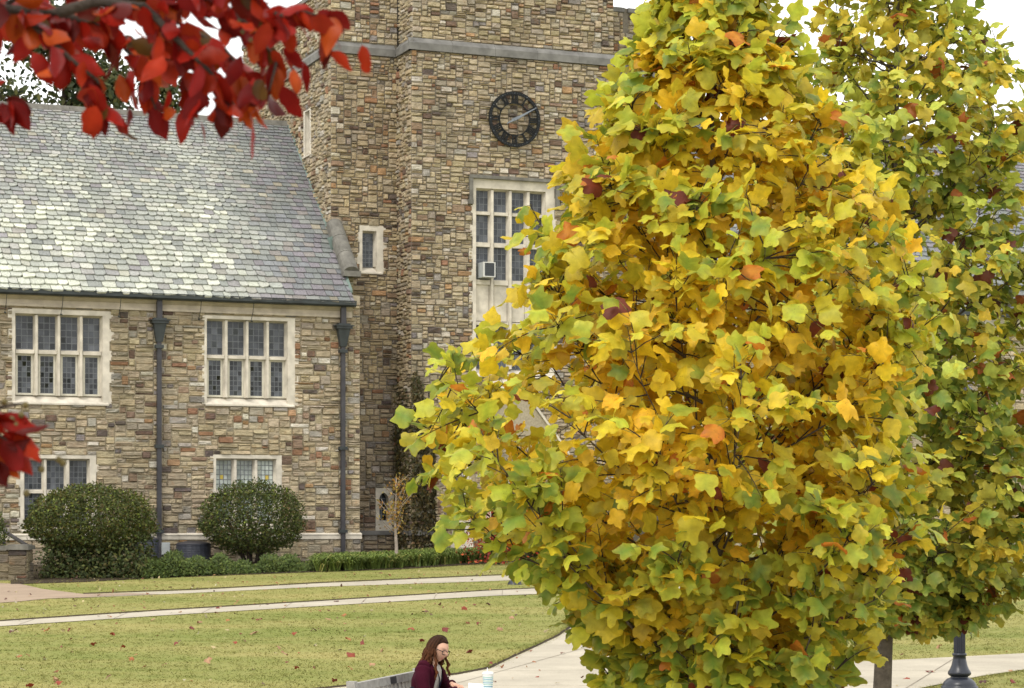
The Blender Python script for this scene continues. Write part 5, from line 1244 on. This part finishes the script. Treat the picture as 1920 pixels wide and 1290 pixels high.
# ------------------------------------------------------------------ bench, table, person
BN = np.array([-1.297, 18.6]); bd = unit(np.array([.284, .959])); fd = np.array([bd[1], -bd[0]])     # bench runs along bd, faces fd
BG = gz(19.6)
def BP(f, l, z): q = BN+bd*l+fd*f; return np.array([q[0], q[1], BG+z])
def bbox(mb, f0, f1, l0, l1, z0, z1, tilt=0.0, c=(.33, .32, .30)):
    V = []
    for z in (z0, z1):
        for f, l in ((f0, l0), (f1, l0), (f1, l1), (f0, l1)): V.append(BP(f-tilt*(z-.43), l, z))
    mb.box8(V, c)
def bench():
    t = thing('bench', BP(.25, .9, 0), 'weathered grey slatted wooden bench with a dark plaque', 'bench'); W = M['wood']; tl = .14
    g = lambda: np.array([.33, .32, .30])*random.uniform(.8, 1.2)
    for l in (0, 1.72):
        mb = MB(); bbox(mb, -.045, .03, l, l+.075, -.02, .915, tl, g()); mb.build('post', W, t)
        mb = MB(); bbox(mb, .46, .53, l, l+.075, -.02, .64, 0, g()); mb.build('leg', W, t)
        mb = MB(); bbox(mb, -.09, .56, l-.005, l+.08, .64, .675, 0, g()); mb.build('armrest', W, t)
    mb = MB(); bbox(mb, -.03, .012, .076, 1.719, .825, .895, tl, g()); rail = mb.build('top_rail', W, t)
    mb = MB(); bbox(mb, -.03, .012, .076, 1.719, .50, .56, tl, g()); mb.build('lower_rail', W, t)
    mb = MB(); bbox(mb, .0125, .016, .94, 1.09, -.0+.83, .89, tl, (.012, .013, .018)); mb.build('plaque', M['attr'], rail)
    for k in range(16):
        l = .12+k*.1; mb = MB(); bbox(mb, -.018, .0, l, l+.05, .56, .825, tl, g()); mb.build('back_slat', W, t)
    for k in range(6):
        mb = MB(); bbox(mb, .035+k*.083, .10+k*.083, .01, 1.79, .405, .43, 0, g()); mb.build('seat_slat', W, t)
    mb = MB(); bbox(mb, .03, .53, .1, .16, .34, .405, 0, g()); bbox(mb, .03, .53, 1.63, 1.69, .34, .405, 0, g()); mb.build('seat_rail', W, t)
bench()
TZ = .715
def table():
    t = thing('table', BP(1.0, 1.0, 0), 'grey slatted wooden table in front of the bench', 'table'); W = M['wood']
    for k in range(7): mb = MB(); bbox(mb, .60+k*.115, .705+k*.115, .1, 1.8, TZ-.03, TZ, 0, np.array([.33, .32, .30])*random.uniform(.85, 1.15)); mb.build('top_slat', W, t)
    for f in (.68, 1.28):
        for l in (.2, 1.62): mb = MB(); bbox(mb, f, f+.07, l, l+.07, -.02, TZ-.03, 0, (.2, .19, .175)); mb.build('leg', W, t)
    mb = MB(); bbox(mb, .68, 1.35, .21, .25, TZ-.11, TZ-.03, 0, (.2, .19, .175)); bbox(mb, .68, 1.35, 1.63, 1.67, TZ-.11, TZ-.03, 0, (.2, .19, .175)); mb.build('apron', W, t)
table()
def cup():
    Yc = 19.30; x = (915-CX)/FPX*Yc; z = BG+TZ; ztop = P(915, 1265, Yc).z; h = ztop-z; t = thing('drinking_cup', (x, Yc, z), 'tall white cup with blue green stripes, lid and straw', 'cup')
    mb = MB(); prof = []; cols = [(.75, .76, .74), (.10, .32, .42), (.75, .76, .74), (.28, .48, .42)]; N = 26; sd_ = 24
    V = []; F = []; C = []
    for j in range(N+1):
        f = j/N; r = .034+.014*f
        for s_ in (0, 1):
            k = min(j, N-1) if s_ else max(j-1, 0); c = cols[int(k*1.0) % 4] if 3 < k < 24 else cols[0]
            for i in range(sd_): V.append((x+r*math.cos(math.tau*i/sd_), Yc+r*math.sin(math.tau*i/sd_), z+h*f)); C.append(c)
    for j in range(N):
        a, b2 = (2*j+1)*sd_, (2*j+2)*sd_
        for i in range(sd_): q = (i+1) % sd_; F.append((a+i, a+q, b2+q, b2+i))
    mb.add(V, F, np.array(C)); mb.build('body', M['attr'], t, True)
    mb = MB(); mb.lathe([(.048, 0), (.051, .002), (.051, .012), (.046, .02), (.044, .024), (.0, .024)], x, Yc, z+h, 24, (.78, .78, .76)); mb.build('lid', M['attr'], t, True)
    mb = MB(); mb.tube([(x-.004, Yc, z+h), (x-.006, Yc, z+h+.06)], .0038, 8, (.8, .8, .78)); mb.build('straw', M['attr'], t)
cup()
def takeout():
    Yc = 19.35; x = (897-CX)/FPX*Yc; z = BG+TZ; t = thing('takeout_box', (x, Yc, z), 'open white takeout box on the table beside the cup', 'box')
    mb = MB(); mb.box(x-.09, x+.05, Yc-.02, Yc+.12, z, z+.05, (.75, .75, .73)); mb.build('tray', M['attr'], t)
    mb = MB(); mb.box8([(x-.09, Yc+.12, z+.05), (x+.05, Yc+.12, z+.05), (x+.05, Yc+.13, z+.05), (x-.09, Yc+.13, z+.05), (x-.09, Yc+.16, z+.125), (x+.05, Yc+.16, z+.115), (x+.05, Yc+.17, z+.115), (x-.09, Yc+.17, z+.125)], (.76, .76, .74)); mb.build('lid', M['attr'], t)
takeout()
def bag():
    t = thing('backpack', BP(.2, .92, .43), 'dark blue backpack on the bench seat', 'bag'); c = BP(.17, .90, .43); mb = MB()
    V = []; F = []; n = 14
    for j in range(9):
        f = j/8; s_ = (1-abs(2*f-1)**4)**.5 if 0 < f < 1 else .25
        for i in range(n):
            a = math.tau*i/n; ca, sa = math.cos(a), math.sin(a); ca = abs(ca)**.6*math.copysign(1, ca); sa = abs(sa)**.6*math.copysign(1, sa)
            q = bd*(.15*ca*s_)+fd*(.10*sa*s_); V.append((c[0]+q[0], c[1]+q[1], c[2]+.34*f))
    for j in range(8):
        for i in range(n): F.append((j*n+i, j*n+(i+1) % n, (j+1)*n+(i+1) % n, (j+1)*n+i))
    F += [tuple(range(n))[::-1], tuple(8*n+i for i in range(n))]; mb.add(V, F, (.015, .02, .05)); mb.build('body', M['cloth'], t, True)
    mb = MB(); mb.tube(bez(c+np.array([-.03, 0, .33]), c+np.array([0, 0, .42]), c+np.array([.03, 0, .33]), 8), .012, 6, (.01, .012, .02)); mb.build('handle', M['cloth'], t, True)
bag()
def person():
    o = BN+bd*1.25+fd*.13; ll = bd; t = thing('person', (o[0], o[1], BG), 'person with long brown hair, glasses and maroon cardigan seated on the bench', 'person')
    def L(f, l, z): f = np.asarray(f, float); l = np.asarray(l, float); z = np.asarray(z, float); q = o[None]+np.atleast_1d(f)[:, None]*fd+np.atleast_1d(l)[:, None]*ll; return np.column_stack([q, BG+np.atleast_1d(z)])
    def L1(f, l, z): return L(f, l, z)[0]
    SK = np.array([.58, .34, .24]); MA = np.array([.040, .004, .012]); GR = np.array([.40, .38, .35]); JE = np.array([.03, .04, .07])
    def loft(rings, seg=20, a0=0, a1=math.tau, cap=True):   # rings (f,l,z, rf, rl)
        V = []; F = []; full = abs(a1-a0-math.tau) < 1e-6; m = seg if full else seg+1
        for (f, l, z, rf, rl) in rings:
            for i in range(m): a = a0+(a1-a0)*i/seg; V.append(L1(f+rf*math.cos(a), l+rl*math.sin(a), z))
        for j in range(len(rings)-1):
            for i in range(seg): k = (i+1) % m; F.append((j*m+i, j*m+k, (j+1)*m+k, (j+1)*m+i))
        if cap and full: F += [tuple(range(m))[::-1], tuple((len(rings)-1)*m+i for i in range(m))]
        return V, F
    torso = [(0, 0, .44, .11, .16), (.0, 0, .55, .12, .165), (.015, 0, .66, .10, .13), (.035, 0, .76, .105, .135), (.06, 0, .86, .115, .15), (.075, 0, .93, .10, .16), (.085, 0, .975, .075, .13), (.10, 0, 1.005, .055, .075), (.115, 0, 1.03, .046, .05), (.135, 0, 1.08, .045, .047)]
    body = MB()
    V, F = loft([(f, l, z, rf*.93, rl*.93) if i < 7 else (f, l, z, rf, rl) for i, (f, l, z, rf, rl) in enumerate(torso)]); body.add(V, F, SK)
    arms = {1: [(.07, .145, .955), (.10, .205, .89), (.15, .235, .78), (.20, .20, .765), (.25, .11, .80), (.27, .075, .812)], -1: [(.07, -.145, .955), (.08, -.20, .88), (.11, -.235, .72), (.20, -.21, .70), (.34, -.14, .755), (.385, -.115, .77)]}
    ar = [.055, .05, .043, .042, .032, .027]
    for sg, pts in arms.items(): body.tube([L1(*p) for p in pts], [r*.85 for r in ar], 12, SK)
    # hands: palm and five bent fingers
    for sg, pts in arms.items():
        w = np.array(pts[-1]); d = unit(np.array([.85, -sg*.45, -.18])); s_ = unit(np.cross(d, [0, 0, 1])); up = np.cross(s_, d)
        pal = [w+d*x for x in (-.01, .02, .05, .078)]
        rr = [(.024, .018), (.034, .016), (.038, .015), (.036, .012)]; Vv = []; n = 12
        for c, (ra, rb) in zip(pal, rr):
            for i in range(n): a = math.tau*i/n; Vv.append(L1(*(c+s_*ra*math.cos(a)+up*rb*math.sin(a))))
        Ff = [(j*n+i, j*n+(i+1) % n, (j+1)*n+(i+1) % n, (j+1)*n+i) for j in range(3) for i in range(n)]+[tuple(3*n+i for i in range(n))]
        body.add(Vv, Ff, SK)
        for k, (off, ln) in enumerate(((-.027, .062), (-.009, .072), (.009, .068), (.026, .052))):
            b0 = w+d*.074+s_*off; b1 = b0+d*ln*.45+up*.004; b2 = b1+d*ln*.3-up*.012; b3 = b2+d*ln*.18-up*.018; body.tube([L1(*x) for x in (b0, b1, b2, b3)], [.0085, .008, .0072, .0055], 8, SK)
        th0 = w+d*.022-s_*sg*(-.030); th1 = th0-s_*sg*(-.022)+d*.025; th2 = th1+d*.028-up*.006; body.tube([L1(*x) for x in (th0, th1, th2)], [.011, .009, .006], 8, SK)
    for sg in (-1, 1):
        body.tube([L1(0, sg*.09, .50), L1(.22, sg*.095, .515), L1(.44, sg*.10, .51), L1(.45, sg*.10, .30), L1(.42, sg*.10, .08)], [.075, .07, .052, .05, .035], 12, SK)
    # head
    hc = np.array([.165, 0, 1.125]); tilt = R(20); yaw = R(-16)
    def H(x, y, z):
        x, y = x*math.cos(yaw)-y*math.sin(yaw), x*math.sin(yaw)+y*math.cos(yaw)
        x, z = x*math.cos(tilt)+z*math.sin(tilt), -x*math.sin(tilt)+z*math.cos(tilt); return L1(hc[0]+x, hc[1]+y, hc[2]+z)
    NU, NV = 32, 24; Vh = []; Ch = []
    gs = lambda d, s: math.exp(-(d/s)**2)
    for j in range(NV+1):
        ph = math.pi*j/NV
        for i in range(NU):
            a = math.tau*i/NU; x, y, z = math.cos(a)*math.sin(ph), math.sin(a)*math.sin(ph), math.cos(ph)
            X, Yy, Z = .096*x, .075*y, .112*z
            if Z < 0: Yy *= 1-.32*(-Z/.112)**1.3; X *= 1-.10*(-Z/.112) if x > 0 else 1-.42*(-Z/.112)
            if x > 0:
                fr = max(0, x)
                X += .022*gs(Yy, .013)*gs(Z+.018, .020)*fr+.010*gs(Yy, .009)*gs(Z-.004, .02)*fr    # nose
                X -= .012*(gs(Yy-.031, .017)+gs(Yy+.031, .017))*gs(Z-.006, .015)*fr                 # eye sockets
                X += .006*gs(Yy, .02)*gs(Z+.052, .008)*fr+.005*gs(Yy, .018)*gs(Z+.065, .007)*fr       # lips
                X += .012*gs(Yy, .022)*gs(Z+.092, .018)*fr                                           # chin
                X -= .006*gs(Yy, .02)*gs(Z+.078, .008)*fr
            c = SK.copy()
            if x > .5:
                lip = gs(Yy, .022)*(gs(Z+.052, .007)+gs(Z+.064, .007)); c = c*(1-min(.8, lip))+np.array([.42, .14, .12])*min(.8, lip)
                eye = (gs(Yy-.031, .011)+gs(Yy+.031, .011))*gs(Z-.004, .005); c = c*(1-min(.9, eye))+np.array([.03, .02, .015])*min(.9, eye)
                brow = (gs(Yy-.032, .018)+gs(Yy+.032, .018))*gs(Z-.026, .004); c = c*(1-min(.8, brow))+np.array([.05, .03, .02])*min(.8, brow)
            Vh.append(H(X, Yy, Z)); Ch.append(c)
    Fh = [(j*NU+i, j*NU+(i+1) % NU, (j+1)*NU+(i+1) % NU, (j+1)*NU+i) for j in range(NV) for i in range(NU)]
    body.add(Vh, Fh, np.array(Ch))
    for sg in (-1, 1): body.tube([H(-.012, sg*.073, .015), H(-.004, sg*.082, .0), H(-.002, sg*.076, -.03)], [.012, .015, .007], 8, SK)
    body.build('body', M['skin'], t, True)
    # clothes
    sh = MB(); V, F = loft([(f+.006, l, z, rf*1.0+.004, rl*1.0) for f, l, z, rf, rl in torso[:7]]+[(.095, 0, .985, .066, .10)], 24); sh.add(V, F, GR); sh.build('top', M['cloth'], t, True)
    ca = MB(); seg = 26; V = []; F = []; rings = [(f, l, z, rf+.020, rl+.022) for f, l, z, rf, rl in torso[:7]]+[(.092, 0, .995, .068, .105), (.10, 0, 1.012, .055, .078)]
    op = [.62, .6, .58, .56, .58, .62, .72, .85, 1.0]
    for (f, l, z, rf, rl), w_ in zip(rings, op):
        for i in range(seg+1): a = w_+(math.tau-2*w_)*i/seg; wr = 1+.025*math.sin(7*a+z*40); V.append(L1(f+rf*wr*math.cos(a), l+rl*wr*math.sin(a), z))
    m = seg+1; F = [(j*m+i, j*m+i+1, (j+1)*m+i+1, (j+1)*m+i) for j in range(len(rings)-1) for i in range(seg)]; ca.add(V, F, MA)
    for sg, pts in arms.items():
        P_ = [np.array(p) for p in pts]; dn = []; rr = []
        fine = []
        for i in range(len(P_)-1):
            for q in np.linspace(0, 1, 5)[:-1]: fine.append(P_[i]*(1-q)+P_[i+1]*q); rr.append((ar[i]*(1-q)+ar[i+1]*q)*1.22+.006)
        fine.append(P_[-1]); rr.append(ar[-1]*1.2+.004)
        fs = [fine[0]]+[(fine[i-1]+fine[i]*2+fine[i+1])/4 for i in range(1, len(fine)-1)]+[fine[-1]]
        ca.tube([L1(*p) for p in fs], [r*(1+.05*math.sin(i*2.1)) for i, r in enumerate(rr)], 14, MA)
        c = np.array(pts[0]); Vs, Fs = tube([L1(c[0]-.01, c[1]*.45, c[2]+.028), L1(c[0], c[1]*.8, c[2]+.02), L1(*c)], [.05, .066, .066], 12); ca.add(Vs, Fs, MA)
    ca.build('cardigan', M['cloth'], t, True)
    je = MB()
    V, F = loft([(0, 0, .42, .125, .175), (0, 0, .50, .132, .18), (.005, 0, .58, .125, .172)], 24); je.add(V, F, JE)
    for sg in (-1, 1): je.tube([L1(0, sg*.09, .50), L1(.12, sg*.093, .515), L1(.25, sg*.095, .52), L1(.38, sg*.1, .52), L1(.44, sg*.10, .49), L1(.455, sg*.10, .40), L1(.44, sg*.10, .25), L1(.42, sg*.10, .10)], [.088, .085, .078, .07, .066, .06, .058, .05], 14, JE)
    je.build('trousers', M['cloth'], t, True)
    for sg in (-1, 1):
        s2 = MB(); s2.tube([L1(.37, sg*.10, .05), L1(.42, sg*.10, .055), L1(.50, sg*.10, .045), L1(.57, sg*.105, .035), L1(.60, sg*.105, .03)], [.035, .045, .04, .033, .018], 12, (.05, .04, .035)); s2.build('shoe', M['cloth'], t, True)
    # lanyard
    ly = MB()
    for sg in (-1, 1):
        pth = [L1(.06, sg*.066, 1.03), L1(.125, sg*.066, .995), L1(.175, sg*.05, .93), L1(.186, sg*.03, .86), L1(.172, sg*.012, .79), L1(.165, 0, .76)]
        V = []
        for p_ in pth: V += [p_+np.append(ll, 0)*.007, p_-np.append(ll, 0)*.007, p_-np.append(ll, 0)*.007+np.append(fd, 0)*.004, p_+np.append(ll, 0)*.007+np.append(fd, 0)*.004]
        F = [(4*i+k, 4*i+(k+1) % 4, 4*i+4+(k+1) % 4, 4*i+4+k) for i in range(len(pth)-1) for k in range(4)]; ly.add(V, F, (.012, .013, .03))
    ly.build('lanyard', M['cloth'], t)
    # glasses
    gl = MB()
    for sg in (-1, 1):
        ring = [H(.098-.012*abs(math.cos(a))*(1 if math.cos(a)*sg > 0 else .3), sg*.032+.0265*math.copysign(abs(math.cos(a))**.7, math.cos(a)), .002+.019*math.copysign(abs(math.sin(a))**.7, math.sin(a))) for a in np.linspace(0, math.tau, 21)]
        gl.tube(ring, .0034, 6, (.012, .012, .014), False); gl.tube([H(.090, sg*.058, .010), H(.05, sg*.080, .012), H(-.005, sg*.083, .012)], .0036, 6, (.012, .012, .014))
    gl.tube([H(.102, -.008, .008), H(.105, 0, .010), H(.102, .008, .008)], .0024, 6, (.012, .012, .014)); gl.build('glasses', M['attr'], t, True)
    # hair: cap and wavy locks
    rs = np.random.default_rng(77); hr = MB(); Vc = []; Fc = []; nu, nv = 30, 16
    for j in range(nv+1):
        ph = math.pi*.70*j/nv
        for i in range(nu):
            a = math.tau*i/nu; x, y, z = math.cos(a)*math.sin(ph), math.sin(a)*math.sin(ph), math.cos(ph)
            X, Yy, Z = .104*x-.004, .085*y, .120*z+.004
            lim = .052+.045*max(0, Z)/.12                       # hairline on the face side
            if x > 0 and Z < .075: X = min(X, .010+.62*max(0, Z-.025))
            part = .006*math.exp(-(Yy/.010)**2)*(1 if Z > .07 else 0)
            w_ = 1+.02*math.sin(a*11+z*6); Vc.append(H(X*w_, Yy*w_, Z-part)); 
    Fc = [(j*nu+i, j*nu+(i+1) % nu, (j+1)*nu+(i+1) % nu, (j+1)*nu+i) for j in range(nv) for i in range(nu)]
    HB = np.array([.030, .015, .009]); HT = np.array([.12, .043, .017]); hr.add(Vc, Fc, HB)
    for k in range(210):
        sg = -1 if k % 2 else 1; az = rs.uniform(R(58), R(180)); Ltot = rs.uniform(.26, .40)
        x0, y0 = math.cos(az), math.sin(az)*sg
        pts = []; ph0 = rs.uniform(0, 6.28); amp = rs.uniform(.012, .026); n = 15
        for i in range(n):
            f = i/(n-1)
            if f < .42:                                             # over the skull
                ph = R(12)+R(88)*(f/.42); px_, py2, pz = .108*x0*math.sin(ph)-.006, .089*y0*math.sin(ph), .121*math.cos(ph)+.003
                if x0 > 0: px_ = min(px_, .016)
                q = H(px_, py2, pz); last = q
            else:
                g_ = (f-.42)/.58; outw = np.append(ll, 0)*(sg*.045*g_*abs(math.sin(az)))+np.append(fd, 0)*((-.075*(1 if az > R(75) else -.35))*g_)
                q = last+outw+np.array([0, 0, -Ltot*.72*g_])
                wv = amp*math.sin(ph0+g_*Ltot/.075*6.28*.55)*min(1, g_*3); q = q+np.append(ll, 0)*wv+np.append(fd, 0)*wv*.8*math.cos(ph0)
            pts.append(q)
        r_ = rs.uniform(.0045, .0085); cf = np.linspace(0, 1, n)**1.6
        V, F = tube(pts, [r_*(.7+.5*math.sin(math.pi*min(1, .15+i/(n-1)))) if i < n-1 else r_*.25 for i in range(n)], 5)
        tint = rs.uniform(.7, 1.35); col = np.repeat(HB[None]*(1-cf[:, None])+HT[None]*cf[:, None], 5, 0)*tint; hr.add(V, F, col)
    hr.build('hair', M['hair'], t, True)
person()

# ------------------------------------------------------------------ fallen leaves
def fallen():
    rs = np.random.default_rng(61); spots = [(655, 1203), (680, 1215), (657, 1231), (716, 1223), (790, 1204), (918, 1251), (1070, 1175), (538, 1233), (730, 1132), (775, 1184), (866, 1144), (898, 1174), (635, 1129), (205, 1158), (228, 1220), (171, 1212), (385, 1248), (115, 1287), (656, 1258), (703, 1251), (555, 1193), (632, 1282), (213, 1192), (290, 1165), (356, 1180), (20, 1188), (85, 1188), (130, 1184), (480, 1190), (428, 1167), (372, 1170), (588, 1184), (648, 1156), (100, 1278), (60, 1290), (1000, 1243), (1010, 1272), (1200, 1265), (1750, 1262), (1894, 1260), (1895, 1281), (1838, 1284), (1705, 1275), (1760, 1216), (310, 1252), (443, 1209), (560, 1258), (520, 1218), (800, 1150), (840, 1186), (915, 1135), (960, 1160), (880, 1225), (935, 1182), (490, 1165), (250, 1240), (40, 1235), (330, 1210), (405, 1142), (612, 1166)]
    for k, (px, py) in enumerate(spots):
        p = G(px, py); on = onpath(np.array([p.x]), np.array([p.y]))[0]; h = .03 if on else .055
        ci = rs.integers(0, 5); cn = ('bright red', 'dark red', 'orange brown', 'dark brown', 'pale tan')[ci]; c = np.array([(.30, .06, .03), (.20, .04, .03), (.38, .14, .05), (.12, .05, .035), (.42, .24, .13)])[ci]*rs.uniform(.85, 1.15)
        V, F, C = leaf_mesh(TUL, np.array([[p.x, p.y, p.z+h]]), unit(rs.normal(0, 1, (1, 3))*np.array([1, 1, .15])), unit(np.array([[0, -.25, 1.]])+rs.normal(0, .3, (1, 3))), np.array([rs.uniform(.07, .125)]), c[None], c[None]*.8, .5, .5, .12)
        on_s = 'concrete paving' if on else 'lawn'
        o = mkobj('fallen_leaf', V[0], F, M['dry'], None, C[0], True, label='curled '+cn+' leaf lying on the '+on_s, cat='leaf', group='fallen leaves on the '+on_s); o['category'] = 'leaf'
    n = 1000; py = 1075+215*rs.random(n)**1.6; px = rs.uniform(-60, 1980, n); P_ = np.array([G(a, b) for a, b in zip(px, py)]); P_[:, 2] += .035
    near = rs.random(n) < np.where(P_[:, 1] > 38, 1.0, .35); near &= (P_[:, 0] < 3) | (rs.random(n) < .5); P_ = P_[near]; n = len(P_)
    sw = (P_[:, 0]+.374*P_[:, 1]*0-OX)*(-SU)+(P_[:, 1]-OY)*CU < -2.2; P_ = P_[sw]; n = len(P_)
    c = np.array([(.26, .10, .04), (.20, .07, .04), (.36, .20, .08), (.42, .34, .18), (.12, .06, .04), (.45, .40, .28)])[rs.integers(0, 6, n)]*rs.uniform(.7, 1.2, (n, 1))
    V, F, C = leaf_mesh(OVAL, P_, unit(rs.normal(0, 1, (n, 3))*np.array([1, 1, .2])), unit(np.array([[0, -.2, 1.]])+rs.normal(0, .35, (n, 3))), rs.uniform(.04, .095, n), c, c*.8, .4, .4, .1)
    k = V.shape[1]; FF = (F[None]+(np.arange(n)*k)[:, None, None]).reshape(-1, 3); mkobj('leaf_litter', V.reshape(-1, 3), FF, M['dry'], None, C.reshape(-1, 3), kind='stuff', label='small dry leaves scattered over the grass and paths')
fallen()
